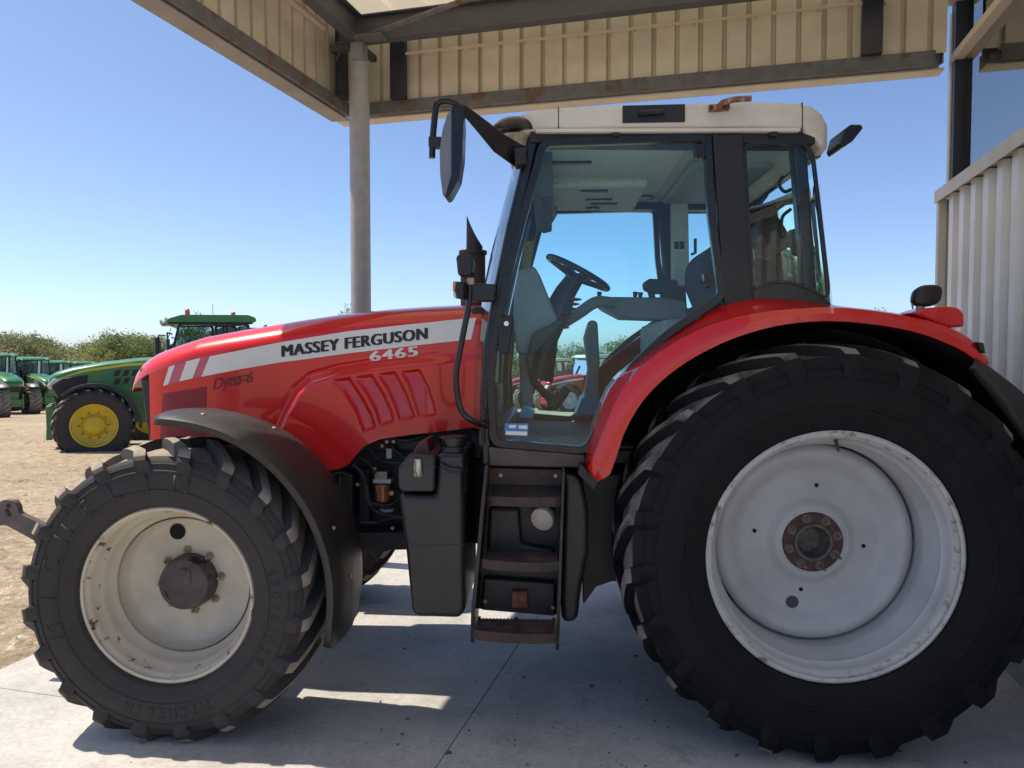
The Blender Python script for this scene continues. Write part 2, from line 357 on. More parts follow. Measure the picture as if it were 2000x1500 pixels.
def stones():
    V, F = [], []
    base = [(1,0,0),(-1,0,0),(0,1,0),(0,-1,0),(0,0,1),(0,0,-1)]; bf = [(0,2,4),(2,1,4),(1,3,4),(3,0,4),(2,0,5),(1,2,5),(3,1,5),(0,3,5)]
    n = 0
    while n < 5200:
        Zc = rng.uniform(3.4, 24)**1.0; px = rng.uniform(-120, 700)
        x, y = G(px, Zc)
        u = (x-CO[0])*ca+(y-CO[1])*sa; v = -(x-CO[0])*sa+(y-CO[1])*ca
        if -.75 < u < 9.6 and v < .9: continue
        s = rng.gamma(2, .0075)+.005; z = float(yard_z(x, y)); t = rng.uniform(0, 6.28); k = len(V)
        d = rng.uniform(.6, 1.3, (6,))
        for q, p in enumerate(base):
            a, b_, c = p[0]*s*d[q]*1.3, p[1]*s*d[q], p[2]*s*.6*d[q]
            V.append((x+a*math.cos(t)-b_*math.sin(t), y+a*math.sin(t)+b_*math.cos(t), z+c))
        F += [tuple(i+k for i in f) for f in bf]; n += 1
    o = mk('gravel_stones', V, F, mat('pale stone', (.42, .36, .28), .9, var=.35, scale=9), None); tag(o, 'loose pale stones scattered over the dry gravel yard', 'gravel', kind='stuff')
    V, F = [], []
    spots = [(80, 14.4, .35), (92, 14.2, .2), (262, 14.5, .5), (250, 15.4, .4), (34, 11, .12)]
    for px, Zc, s in spots:
        x0, y0 = G(px, Zc)
        for k in range(int(260*s)+30):
            x, y = x0+rng.normal(0, s), y0+rng.normal(0, s*.5); z = float(yard_z(x, y)); h = rng.uniform(.02, .06); t = rng.uniform(0, 6.28)
            dx, dy = math.cos(t)*.006, math.sin(t)*.006; lx, ly = rng.normal(0, .03, 2); i = len(V)
            V += [(x-dx, y-dy, z-.01), (x+dx, y+dy, z-.01), (x+lx, y+ly, z+h)]; F.append((i, i+1, i+2))
    o = mk('dry_grass', V, F, mat('dry grass', (.20, .20, .07), .9, var=.35, scale=3), None); tag(o, 'low tufts of dry yellow green grass on the yard', 'grass', kind='stuff')
stones()

# ------------------------------------------------------------------ canopy
BEIGE = mat('beige coated sheet', (.68, .63, .50), .5, var=.05, scale=3, dirt=(.30, .25, .16), damt=.35, dscale=2.5, dcut=.56)
CEIL = mat('cream ceiling sheet', (.82, .75, .60), .55, var=.05, scale=3, dirt=(.45, .37, .25), damt=.3, dscale=3, dcut=.57)
GALV = mat('galvanised column', (.35, .365, .375), .5, metal=.2, var=.06, scale=12, bump=.1, bscale=60, dirt=(.30, .30, .295), damt=.5, dscale=14, dcut=.54)
DSTL = mat('dark painted steel', (.075, .085, .095), .5, var=.15, scale=8, dirt=(.13, .125, .115), damt=.3, dscale=5, dcut=.56)
NAVY = mat('navy steel post', (.022, .026, .04), .45, var=.15, scale=8)
RANG = mat('rusting angle', (.125, .13, .135), .65, var=.2, scale=10, dirt=(.15, .06, .032), damt=.85, dscale=6, dcut=.585, dsoft=.05, bump=.3, bscale=70)
FLSH = mat('cream flashing', (.58, .53, .44), .45, var=.05, scale=4, dirt=(.36, .32, .26), damt=.4, dscale=4, dcut=.55)
GFLS = mat('grey flashing', (.27, .28, .285), .5, metal=.1, var=.1, scale=5, dirt=(.20, .17, .13), damt=.4, dscale=4, dcut=.55)
WCLAD = mat('white cladding', (.82, .82, .80), .42, var=.03, scale=3, dirt=(.66, .64, .58), damt=.3, dscale=2, dcut=.57)
# roof sheets made translucent to add daylight under the canopy
_n = CEIL.node_tree.nodes; _L = CEIL.node_tree.links; _b = _n['Principled BSDF']
_t = _n.new('ShaderNodeBsdfTranslucent'); _t.inputs[0].default_value = (.82, .74, .58, 1)
_x = _n.new('ShaderNodeMixShader'); _x.inputs[0].default_value = .30
_L.new(_b.outputs[0], _x.inputs[1]); _L.new(_t.outputs[0], _x.inputs[2]); _L.new(_x.outputs[0], _n['Material Output'].inputs[0])
ZF, ZC = 3.60, 4.285           # fascia foot, ceiling
UW, VL = 4.53, 4.3            # canopy width to the wall, length towards the camera
can = thing('canopy', 'steel canopy with beige ribbed fascia and rusty lower edge on a grey column', 'canopy', CO, CA)
def ribbed(name, parent, m, L0, L1, z0, z1, pitch, depth, place, crest=.026, slope=.006, sheet=1.02, thick=.002):
    # trapezoid sheet, built sheet by sheet; place(s, d, z) -> local point; d = depth of profile
    s = L0; k = int(round(sheet/pitch))
    while s < L1-.01:
        e = min(s+k*pitch, L1); P = []; q = s
        while q < e-1e-4:
            a = pitch-crest-2*slope
            for t, d in ((0, 0), (a, 0), (a+slope, depth), (a+slope+crest, depth)):
                if q+t <= e: P.append((q+t, d))
            q += pitch
        P.append((e-.001, 0))
        V = [place(t, d, z) for z in (z0, z1) for t, d in P]; n = len(P)
        mk(name, V, [(i, i+1, n+i+1, n+i) for i in range(n-1)], m, parent, solid=thick, flat=True)
        s = e
def i_beam(mb, p0, p1, h, wd, tf=.012, tw=.008):
    p0, p1 = Vector(p0), Vector(p1); t = (p1-p0); ln = t.length; t.normalize(); rot = t.to_track_quat('X', 'Z').to_matrix(); c = (p0+p1)/2
    mb.box(c+rot@Vector((0, 0, h/2-tf/2)), (ln, wd, tf), rot); mb.box(c+rot@Vector((0, 0, -h/2+tf/2)), (ln, wd, tf), rot)
    mb.box(c, (ln, tw, h-2*tf), rot)
# fascia sheets: far side (inside faces the camera) and outer side
ribbed('fascia_sheet', can, BEIGE, .06, UW-.02, ZF+.10, ZC+.02, .168, .045, lambda s, d, z: (s, -.06+d, z))
ribbed('fascia_sheet', can, BEIGE, .06, VL, ZF+.10, ZC+.02, .168, -.045, lambda s, d, z: (.06+d, -s, z))
# outer skins so the fascia has its real thickness
ribbed('outer_sheet', can, GFLS, 0, UW-.02, ZF+.05, ZC+.22, .25, .03, lambda s, d, z: (s, .005+d, z))
ribbed('outer_sheet', can, GFLS, 0, VL, ZF+.05, ZC+.22, .25, -.03, lambda s, d, z: (-.005+d, -s, z))
mb = MB(); mb.box((UW/2, -.115, ZF+.055), (UW-.2, .008, .095)); mb.box((UW/2, -.085, ZF+.010), (UW-.2, .06, .008)); mb.build('edge_angle', RANG, can, bevel=.002)
mb = MB(); mb.box((.115, -VL/2-.06, ZF+.055), (.008, VL-.12, .095)); mb.box((.085, -VL/2-.06, ZF+.010), (.06, VL-.12, .008)); mb.build('edge_angle', RANG, can, bevel=.002)
mb = MB(); mb.box((UW/2-.03, .012, ZF-.004), (UW-.0, .14, .012)); mb.box((UW/2-.03, .079, ZF+.045), (UW, .006, .11)); mb.build('flashing', FLSH, can, bevel=.002)
for k in range(3):
    v0, v1 = -.075-k*VL/3, -.075-(k+1)*VL/3+.004
    mb = MB(); mb.box((.012, (v0+v1)/2, ZF-.006), (.15, abs(v1-v0), .012)); mb.box((-.066, (v0+v1)/2, ZF+.045), (.006, abs(v1-v0), .11)); mb.build('flashing', GFLS, can, bevel=.002)
# roof deck and ceiling
ribbed('ceiling_sheet', can, CEIL, .0, UW, -VL, .0, .30, -.022, lambda s, d, z: (s, z, ZC+.05+d), crest=.022, slope=.014, sheet=.9, thick=0)
mb = MB(); mb.box((UW/2, .02, ZC+.20), (UW+.1, .12, .05)); mb.box((.0, -VL/2-.05, ZC+.20), (.12, VL-.02, .05)); mb.build('roof_edge', GFLS, can)
# steelwork
cu_, cv_ = .33, -.37
mb = MB(); i_beam(mb, (.16, cv_, ZC-.115), (UW, cv_, ZC-.115), .20, .10); mb.build('beam', DSTL, can, bevel=.002)
mb = MB(); i_beam(mb, (cu_, cv_-.055, ZC-.117), (cu_, -VL, ZC-.117), .20, .10); mb.build('beam', DSTL, can, bevel=.002)
for v in (-2.3, -VL+.12):
    mb = MB(); i_beam(mb, (cu_+.056, v, ZC-.085), (UW, v, ZC-.085), .14, .08); mb.build('beam', DSTL, can, bevel=.002)
mb = MB(); mb.tube([(cu_+.16, cv_-.09, ZC-.19), (UW-.3, cv_-1.42, ZC-.10)], .020, 8); mb.build('brace', RANG, can, smooth=40)
mb = MB(); mb.box((cu_+.14, cv_-.10, ZC-.222), (.24, .14, .008)); mb.build('gusset_plate', RANG, can, bevel=.001)
mb = MB(); mb.tube([(.62, -.145, ZC-.235), (UW-.5, -.145, ZC-.235)], .012, 8); mb.build('conduit', CEIL, can, smooth=40)
for k in range(9):
    mb = MB(); mb.box((.75+k*.42, -.135, ZC-.235), (.02, .03, .034)); mb.build('conduit_clip', FLSH, can, bevel=.003)
for (u, v, a) in ((.135, -.28, 0), (.56, -.14, 1), (UW-.50, -.14, 1)):
    mb = MB(); mb.box((u, v, (ZF+ZC)/2+.02), (.05, .13, ZC-ZF-.16) if a == 0 else (.13, .05, ZC-ZF-.16)); mb.build('fascia_post', NAVY, can, bevel=.004)
mb = MB(); mb.box((.22, cv_, ZC-.235), (.26, .05, .05)); mb.box((cu_, -.22, ZC-.235), (.05, .24, .05)); mb.build('bracket', DSTL, can, bevel=.003)
mb = MB(); mb.tube([(.13, cv_+.07, ZC-.36), (.13, cv_+.02, ZC-.30), (.17, cv_, ZC-.25)], .012, 8); mb.build('strut', DSTL, can, smooth=40)
mb = MB(); mb.lathe([(-.0, .078), (3.87, .078), (3.872, .081), (3.90, .081), (3.905, .074)], (cu_, cv_, .012), 32, 'z', True)
col_ = mb.build('column', GALV, can, smooth=40)
mb = MB(); mb.lathe([(0, .078), (4.05, .078)], (cu_, -VL+.40, .012), 32, 'z', True); mb.build('column', GALV, can, smooth=40)
mb = MB(); mb.tube([(cu_-.17, -.62, ZC-.17), (cu_-.17, -2.1, ZC-.17)], .028, 10); mb.build('lamp_tube', FLSH, can, smooth=40)
mb = MB(); mb.box((cu_, cv_, (3.90+ZC-.215)/2), (.10, .10, ZC-.215-3.90)); mb.build('column_head', GALV, can, bevel=.004)
mb = MB(); mb.box((cu_, cv_, .007), (.30, .30, .012)); mb.build('base_plate', GALV, can, bevel=.002)
for k in range(4):
    mb = MB(); mb.lathe([(0, .013), (.02, .013), (.021, .009), (.04, .009)], (cu_+(.11 if k % 2 else -.11), cv_+(.11 if k//2 else -.11), .013), 6, 'z', True); mb.build('anchor_bolt', STEEL, can)

# ------------------------------------------------------------------ building at the right
bld = thing('building', 'white ribbed metal clad building wall with a glazed strip under the canopy', 'building', CO, CA)
ZS = 2.79
ribbed('cladding_sheet', bld, WCLAD, .0, 5.6, .16, ZS-.05, .225, -.038, lambda s, d, z: (UW+.05+d, -s+.05, z), crest=.085, slope=.010, sheet=.9)
mb = MB(); mb.box((UW+.30, -2.75, ZS/2+.02), (.45, 5.6, ZS-.1)); mb.build('wall_core', WCLAD, bld)
mb = MB(); mb.box((UW+.05, -2.75, .08), (.12, 5.6, .16)); mb.build('plinth', mat('plinth concrete', (.33, .32, .30), .85, bump=.3), bld, bevel=.005)
mb = MB(); mb.box((UW+.06, -2.73, ZS-.015), (.20, 5.66, .05)); mb.box((UW-.038, -2.73, ZS-.05), (.006, 5.66, .05)); mb.build('sill', FLSH, bld, bevel=.003)
mb = MB(); mb.prism([(UW-.01, .17), (UW+.10, .17), (UW+.10, ZS-.05), (UW-.01, ZS-.05)], .053, .085); mb.box((UW+.0, .055, ZS/2+.06), (.05, .06, ZS-.22)); mb.build('corner_trim', FLSH, bld, bevel=.004)
mb = MB(); mb.box((UW+.09, .02, (ZS+4.6)/2), (.10, .10, 4.6-ZS-.0)); mb.build('window_post', NAVY, bld, bevel=.003)
mb = MB(); mb.box((UW+.045, .055, (ZS+4.0)/2), (.03, .05, 4.0-ZS)); mb.build('post_trim', FLSH, bld, bevel=.003)
for k in range(2):
    v0 = -.06-k*2.7
    mb = MB(); mb.box((UW+.10, v0-1.33, (ZS+.01+4.35)/2), (.012, 2.6, 4.35-ZS-.01)); mb.build('window_pane', glass('office glass', (.62, .75, .80), 1.0, 6.0), bld)
    mb = MB(); mb.box((UW+.09, v0-1.33, ZS+.035), (.05, 2.6, .05)); mb.build('window_frame', NAVY, bld, bevel=.003)
    if k: mb = MB(); mb.box((UW+.09, v0+.01, (ZS+4.35)/2), (.08, .08, 4.35-ZS-.01)); mb.build('mullion', NAVY, bld, bevel=.003)
mb = MB(); mb.box((UW+.045, -2.75, 4.08), (.09, 5.6, .07)); mb.box((UW+.06, -2.75, 3.68), (.07, 5.6, .05)); mb.build('window_head', FLSH, bld, bevel=.004)
mb = MB(); mb.box((UW+1.6, -2.75, 4.3), (2.4, 5.6, .04)); mb.box((UW+2.8, -2.75, 3.4), (.04, 5.6, 1.8)); mb.box((UW+1.6, -5.5, 2.2), (2.4, .04, 4.2)); mb.box((UW+1.6, .03, 2.2), (2.4, .04, 4.2)); mb.build('inner_room', mat('inner wall', (.75, .77, .80), .8), bld)
mb = MB(); mb.box((UW+1.75, -2.75, 4.62), (3.4, 5.7, .5)); mb.build('parapet', WCLAD, bld, bevel=.01)
# ================================================================== wheels
def tyre_mesh(c, Wd, Wt, Rb, Rc, lh, N, mats, phase=0, ground=True, span=.30, lw=1.0, seg=112, tail=.115):
    cx, cy, cz = c; h = Wd/2
    prof = [(-h*.80, Rb), (-h*.88, Rb+.012), (-h*.955, Rb+(Rc-Rb)*.22), (-h*1.0, Rb+(Rc-Rb)*.45), (-h*.992, Rb+(Rc-Rb)*.62), (-h*.965, Rb+(Rc-Rb)*.76), (-h*.925, Rb+(Rc-Rb)*.87), (-h*.86, Rb+(Rc-Rb)*.94),
            (-h*.72, Rc-.018), (-h*.4, Rc-.005), (0, Rc)]
    rib = []
    for i, (a, r) in enumerate(prof):
        rib.append((a, r))
        if i in (2, 4, 5):
            a2, r2 = prof[i+1]
            for t, o in ((.35, 0), (.40, .004), (.55, .004), (.60, 0)): rib.append((a+(a2-a)*t-o, r+(r2-r)*t))
    nin = 7+12; prof = rib
    prof = prof+[(-a, r) for a, r in prof[-2::-1]]
    mb = MB(); mb.lathe(prof, c, seg); fm = []
    npf = len(prof)
    for i in range(npf-1):
        fm += [1 if nin <= i <= npf-2-nin else 0]*seg
    def crown(y): return Rc-.03*(abs(y)/(Wt/2))**2.2
    for side in (-1, 1):
        for k in range(N):
            p0 = phase+2*math.pi*(k+(.5 if side > 0 else 0))/N; st = []
            st.append((side*h*.975, Rc-tail, Rc-tail+.003, p0-.012, .036, .020, .006))
            st.append((side*(h*.985), Rc-tail*.55, Rc-tail*.32, p0-.008, .042, .026, .012))
            st.append((side*(Wt/2+.012), Rc-.05, crown(Wt/2)+lh*.55, p0, .046, .030, .004))
            for s in (0.03, .15, .35, .6, .85, 1.0):
                yl = Wt/2*(1-s)-.025*s; cr_ = crown(yl); hh = lh*(1-.15*(s == 1.0))
                st.append((side*yl, cr_-.015, cr_+hh, p0+span*(s**.9), .048-.008*s, .030-.006*s, 0))
            P = []
            for (y, rb, rt, ph, wb, wt, out) in st:
                wb *= lw; wt *= lw
                for (a, r, yy) in ((ph-wb/Rc, rb, y), (ph-wt/Rc, rt, y+side*out), (ph+wt/Rc, rt, y+side*out), (ph+wb/Rc, rb, y)):
                    P.append((cx+r*math.cos(a), cy+yy, cz+r*math.sin(a)))
            F = []
            for i in range(len(st)-1):
                b = i*4
                F += [(b, b+4, b+5, b+1), (b+1, b+5, b+6, b+2), (b+2, b+6, b+7, b+3)]; fm += [0, 1 if i >= 2 else 0, 0]
            F += [(0, 1, 2, 3), (len(P)-4, len(P)-3, len(P)-2, len(P)-1)]; fm += [0, 0]
            mb.add(P, F)
    V = np.array(mb.V)
    if ground: V[:, 2] = np.maximum(V[:, 2], .001)
    return V, mb.F, fm
def nut(parent, c, r=.016, L=.030, stud=.030, m=STEEL, name='wheel_nut', out=-1, mirror=True):
    mb = MB(); s = out
    mb.lathe([(0, r*1.45), (s*.006, r*1.45), (s*.0065, r*1.02), (s*L*.6, r*1.0), (s*L*.7, r*.8)], c, 6, 'y', True)
    mb.lathe([(s*L*.5, r*.52), (s*(L+stud), r*.50), (s*(L+stud+.003), r*.35)], c, 10, 'y', True)
    mb.build(name, m, parent, bevel=.001)
    if mirror:
        mb = MB(); c2 = (c[0], -c[1], c[2]); s = -out
        mb.lathe([(0, r*1.45), (s*.006, r*1.45), (s*.0065, r), (s*L*.7, r*.8)], c2, 6, 'y', True); mb.build(name, m, parent)

tractor = thing('tractor', 'big red farm tractor with cream roof and white stripe along its bonnet', 'tractor')
# ---- rear wheels
RC = (0.0, -.89, .845)
def rear_wheels():
    x, _, z = RC; YL = -1.15
    prof = [(-.885+.03, .412), (-.885+.005, .430), (-.893, .425), (-.908, .400), (-.905, .376), (-.872, .340), (-.846, .318), (-.842, .295), (-.856, .20), (-.860, .184), (-.882, .166), (-.888, .150), (-.888, .09)]
    mb = MB(); mb.lathe(prof, (x, 0, z), 80); a, b = mb.build('rear_wheel', SIL, tractor, smooth=50, mirror=True)
    for wheel, sg in ((a, 1), (b, -1)):
        V, F, fm = tyre_mesh((x, sg*RC[1], z), .60, .55, .512, .832, .042, 22, None, phase=.09, span=.30*1)
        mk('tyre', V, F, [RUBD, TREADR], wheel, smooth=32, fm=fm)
        rp = [(YL, .497), (YL-.004, .508), (YL+.002, .517), (YL+.014, .516), (YL+.020, .500), (YL+.030, .484), (YL+.050, .478), (YL+.078, .476), (YL+.090, .462), (YL+.104, .474), (YL+.118, .472), (YL+.140, .452), (YL+.162, .452), (YL+.178, .440), (YL+.21, .440), (YL+.30, .440), (YL+.42, .44), (YL+.47, .47), (YL+.5, .515)]
        mb = MB(); mb.lathe([(sg*p, r) for p, r in rp], (x, 0, z), 96); fm = [1 if i < 5 else 0 for i in range(len(rp)-1) for _ in range(96)]
        mk('rim', mb.V, mb.F, [SIL, SILR], wheel, smooth=50, fm=fm)
        mb = MB(); mb.lathe([(sg*-.887, .132), (sg*-.895, .130), (sg*-.896, .080)], (x, 0, z), 48); mb.build('hub_flange', mat('red rust flange', (.075, .032, .024), .7, var=.4, scale=30, bump=.4), wheel, smooth=40)
        mb = MB(); mb.lathe([(sg*-.890, .084), (sg*-.903, .082), (sg*-.903, .070), (sg*-.86, .066), (sg*-.83, .05), (sg*-.83, .002)], (x, 0, z), 40); mb.build('hub', mat('hub bore', (.10, .085, .075), .6, var=.4, scale=30), wheel, smooth=40)
        for k in range(8):
            t = 2*math.pi*(k+.35)/8
            nut(wheel, (x+.107*math.cos(t), sg*-.894, z+.107*math.sin(t)), .0145, .026, .012+(.030 if k in (5, 6, 7) else 0), out=-sg, m=mat('dull nut', (.17, .15, .13), .45, metal=.4, var=.3, scale=60), mirror=False)
        for t, r, q in ((84, .245, .009), (171, .245, .009), (-6, .235, .009), (-99, .225, .009), (-104, .290, .028)):
            px_, pz = x+r*math.cos(R(t)), z+r*math.sin(R(t)); yy = -.8525 if r < .28 else -.8475
            mb = MB(); mb.lathe([(sg*yy, q), (sg*(yy-.002), q*.98), (sg*(yy-.002), .0005)], (px_, 0, pz), 20); mb.build('painted_hole', mat('hole blue shade', (.06, .065, .08), .6) if q > .02 else mat('hole dark shade', (.006, .006, .007), .9), wheel)  # dark discs painted on the wheel stand for the shade inside holes
        mb = MB(); mb.tube([(x+.02, sg*(YL+.07), z+.470), (x+.022, sg*(YL+.055), z+.445), (x+.024, sg*(YL+.05), z+.425)], [.009, .008, .005], 8); mb.build('valve_stem', RUSTK, wheel, smooth=40)
rear_wheels()
# ---- front wheels
FC = (-2.795, -.905, .632)
def ring_text(parent, txt, c, r, y, h, t0, t1, m, name='raised_lettering'):
    for i, ch in enumerate(txt):
        if ch == ' ': continue
        V, F = text_mesh(ch, 0); V = V*h/.7; V[:, 0] -= V[:, 0].max()/2; t = t0+(t1-t0)*i/(len(txt)-1)
        U = [(c[0]+(r+v)*math.cos(t-u/r), y, c[2]+(r+v)*math.sin(t-u/r)) for u, v in V]
        mk(name, U, F, m, parent, solid=.0013)
def front_wheels():
    x, _, z = FC; YL = -1.10
    prof = [(-.945, .300), (-.925, .302), (-.895, .297), (-.875, .286), (-.867, .272), (-.866, .20), (-.866, .05)]
    mb = MB(); mb.lathe(prof, (x, 0, z), 72); a, b = mb.build('front_wheel', CRM, tractor, smooth=50, mirror=True)
    for wheel, sg in ((a, 1), (b, -1)):
        V, F, fm = tyre_mesh((x, sg*FC[1], z), .48, .445, .383, .618, .046, 20, None, phase=.135, span=.33, lw=.88, tail=.075)
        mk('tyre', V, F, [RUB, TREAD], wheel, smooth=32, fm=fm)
        rp = [(YL, .368), (YL-.004, .378), (YL+.002, .385), (YL+.013, .385), (YL+.019, .372), (YL+.028, .360), (YL+.045, .355), (YL+.075, .351), (YL+.085, .340), (YL+.110, .332), (YL+.135, .329), (YL+.150, .312), (YL+.158, .307), (YL+.170, .307), (YL+.185, .300), (YL+.30, .300), (YL+.36, .34), (YL+.40, .385)]
        mb = MB(); mb.lathe([(sg*p, r) for p, r in rp], (x, 0, z), 96); fm = [1 if i < 8 else 0 for i in range(len(rp)-1) for _ in range(96)]
        mk('rim', mb.V, mb.F, [CRM, CRMR], wheel, smooth=50, fm=fm)
        mb = MB(); mb.lathe([(sg*-.86, .124), (sg*-.915, .122), (sg*-.925, .117), (sg*-.948, .112), (sg*-.953, .105), (sg*-.953, .002)], (x, 0, z), 48); mb.build('hub_cap', HUBB, wheel, smooth=40)
        mb = MB(); mb.lathe([(sg*-.953, .016), (sg*-.960, .014), (sg*-.960, .001)], (x+.005, 0, z+.062), 16); mb.box((x+.022, sg*-.955, z+.035), (.03, .008, .065)); mb.build('drain_plug', HUBB, wheel, bevel=.002)
        for k in range(8):
            t = 2*math.pi*(k+.15)/8
            nut(wheel, (x+.140*math.cos(t), sg*-.866, z+.140*math.sin(t)), .0145, .026, .012, out=-sg, mirror=False)
        px_, pz = x-.062, z+.222
        mb = MB(); mb.lathe([(sg*-.869, .037), (sg*-.872, .036), (sg*-.872, .0005)], (px_, 0, pz), 24); mb.build('painted_hole', mat('hole dark shade', (.006, .006, .007), .9), wheel)  # flat disc with the shade of a hole put into its colour
        if sg == 1:
            RT = mat('raised rubber', (.013, .0125, .013), .5, var=.25, scale=20, dirt=(.06, .05, .042), damt=.6, dscale=6, dcut=.5)
            ring_text(wheel, 'MICHELIN', FC, .462, FC[1]-.2402, .072, R(198), R(79), RT)
            ring_text(wheel, '480/65R28', FC, .475, FC[1]-.2402, .040, R(14), R(-32), RT)
            ring_text(wheel, 'MICHELIN', FC, .475, FC[1]-.2402, .038, R(-68), R(-108), RT)
front_wheels()

# ================================================================== bonnet
YH = -.43
topx = np.array(XZ([(258, 722), (264, 710), (275, 700), (300, 688), (350, 672), (400, 657), (460, 646), (520, 636), (580, 626), (640, 617), (700, 610), (760, 604), (820, 600), (880, 597), (945, 594)], -.30))
botx = np.array(XZ([(258, 724), (281, 726), (284.5, 880), (300, 886), (480, 900), (560, 892), (600, 908), (625, 915), (662, 915), (684, 906), (700, 886), (716, 869), (745, 856), (800, 848), (860, 842), (925, 835), (945, 833)], YH))
X0, X1 = topx[0, 0], topx[-1, 0]
def sstep(t): t = np.clip(t, 0, 1); return t*t*(3-2*t)
def ztop(x): return np.interp(x, topx[:, 0], topx[:, 1])
def zbot(x): return np.interp(x, botx[:, 0], botx[:, 1])
def halfw(x): return .43-.13*np.clip(1-(x-X0)/.42, 0, 1)**2.4
def sdist(px, pz, poly):                   # signed distance, inside positive
    poly = np.asarray(poly); d = np.full(px.shape, 1e9); ins = np.zeros(px.shape, bool); n = len(poly)
    for i in range(n):
        a, b = poly[i], poly[(i+1) % n]; e = b-a
        t = np.clip(((px-a[0])*e[0]+(pz-a[1])*e[1])/(e@e), 0, 1)
        d = np.minimum(d, np.hypot(px-a[0]-t*e[0], pz-a[1]-t*e[1]))
        c = ((a[1] > pz) != (b[1] > pz)) & (px < (b[0]-a[0])*(pz-a[1])/(b[1]-a[1]+1e-12)+a[0]); ins ^= c
    return np.where(ins, d, -d)
bulge = np.array(XZ([(536, 840), (556, 795), (576, 760), (606, 733), (662, 717), (719, 708), (770, 702), (870, 692), (990, 684), (990, 960), (520, 960)], YH))
vents = [np.array(XZ(v, YH)) for v in (
    [(645, 740), (687, 736), (712, 775), (730, 808), (738, 836), (712, 847), (694, 800), (672, 765)],
    [(690, 735), (730, 729), (755, 770), (768, 800), (774, 824), (743, 833), (733, 800), (714, 765)],
    [(735, 728), (775, 724), (797, 765), (808, 795), (815, 816), (780, 823), (772, 795), (757, 760)],
    [(780, 723), (822, 719), (840, 752), (851, 785), (856, 810), (850, 814), (818, 816), (808, 785), (797, 750)])]
def side_disp(x, z):
    x = np.asarray(x, float); z = np.asarray(z, float)
    sdv = sdist(x, z, bulge); fade = 1-sstep((x-XZ([(830, 760)], YH)[0][0])/.22)
    d = .040*sstep(sdv/.05)*(.15+.85*fade)-.008*np.exp(-((sdv+.006)/.010)**2)*fade
    for v in vents:
        s = sdist(x, z, v); inside = sstep(s/.018)
        L_, R_ = v[:, 0].min(), v[:, 0].max(); zr = (z-v[:, 1].min())/(v[:, 1].max()-v[:, 1].min())
        lean = np.interp(zr, [0, 1], [.38, -.38])*(R_-L_)*.62
        t = np.clip((x-(L_+R_)/2-lean)/((R_-L_)*.55)+.5, 0, 1)
        d = d-inside*(.005+.030*t)
    # body crease below the stripe at the rear, shallow panel crease near the nose
    return d
def hood_y(x, z):
    x = np.asarray(x, float); z = np.asarray(z, float); zt = ztop(x); b = .115; zs = zt-b
    w_ = halfw(x)+side_disp(x, z)-.02*np.clip((zs-z)/.6, -1, 0)
    t = np.clip((z-zs)/b, 0, .9999); y = w_-.20*(1-np.sqrt(1-t*t))
    return -y
def make_bonnet():
    xs = np.unique(np.concatenate([np.linspace(X0, X1, 300), np.linspace(botx[1, 0]-.004, botx[2, 0]+.006, 16)])); n = len(xs)
    rows = []
    zt = ztop(xs); b = .115; zs = zt-b; zb = np.minimum(zbot(xs), zs-.004)
    for t in np.linspace(0, 1, 120): z = zb+(zs-zb)*t; rows.append((xs, hood_y(xs, z), z))
    for a in np.linspace(0, math.pi/2, 14)[1:]:
        z = zs+b*math.sin(a); y = -(halfw(xs)-.20*(1-math.cos(a))); rows.append((xs, y, z))
    for t in np.linspace(0, 1, 7)[1:]:
        y = -(halfw(xs)-.20)*(1-t); rows.append((xs, y, zt+.018*(1-(1-t)**2)))
    # nose: pull the front ring down and in
    V = np.array([np.stack(r, 1) for r in rows])
    k = len(rows); half = V.reshape(-1, 3)
    mir = half[:-n].copy(); mir[:, 1] *= -1
    VV = np.vstack([half, mir]); F = []
    for i in range(k-1):
        for j in range(n-1): F.append((i*n+j, i*n+j+1, (i+1)*n+j+1, (i+1)*n+j))
    base = k*n
    for i in range(k-1):
        a0 = base+i*n; a1 = base+(i+1)*n if i < k-2 else (k-1)*n
        for j in range(n-1): F.append((a0+j, a1+j, a1+j+1, a0+j+1))
    # closed nose tip
    tip = [i*n for i in range(k)]+[base+i*n for i in range(k-2, -1, -1)]
    F.append(tuple(tip))
    return mk('bonnet', VV, F, RED, tractor, smooth=50)
bonnet = make_bonnet()
def patch(name, top, bot, m, parent, n=40, r=8, off=.0018, Y=YH):   # decal lying on the bonnet side between two picture lines
    T = resample(top, n); B = resample(bot, n); V = []
    for i in range(r):
        q = B+(T-B)*i/(r-1)
        P = np.array([W(a, b, Y) for a, b in q]); P[:, 1] = hood_y(P[:, 0], P[:, 2])-off; V.append(P)
    V = np.vstack(V)
    return mk(name, V, [(i*n+j, i*n+j+1, (i+1)*n+j+1, (i+1)*n+j) for i in range(r-1) for j in range(n-1)], m, parent, smooth=40)
patch('white_stripe', [(410, 696), (470, 684), (545, 669), (600, 660), (680, 647), (775, 636), (860, 627), (930, 620)], [(393, 736), (470, 721), (545, 708), (600, 701), (680, 690), (775, 679), (860, 669), (920, 663)], WHT, bonnet, 120)
for nm, t, b, m in (('pink_stripe', [(393, 699), (409.5, 696)], [(376.5, 739), (392.5, 736)], PNK), ('white_bar', [(364, 706), (392, 699)], [(349.5, 745), (376, 739)], WHT),
                    ('pink_stripe', [(341, 713), (363.5, 706)], [(326.5, 751), (349, 745)], PNK), ('white_bar', [(328, 716.5), (340.5, 713)], [(315, 754), (326, 751)], WHT)):
    patch(nm, t, b, m, bonnet, 10)
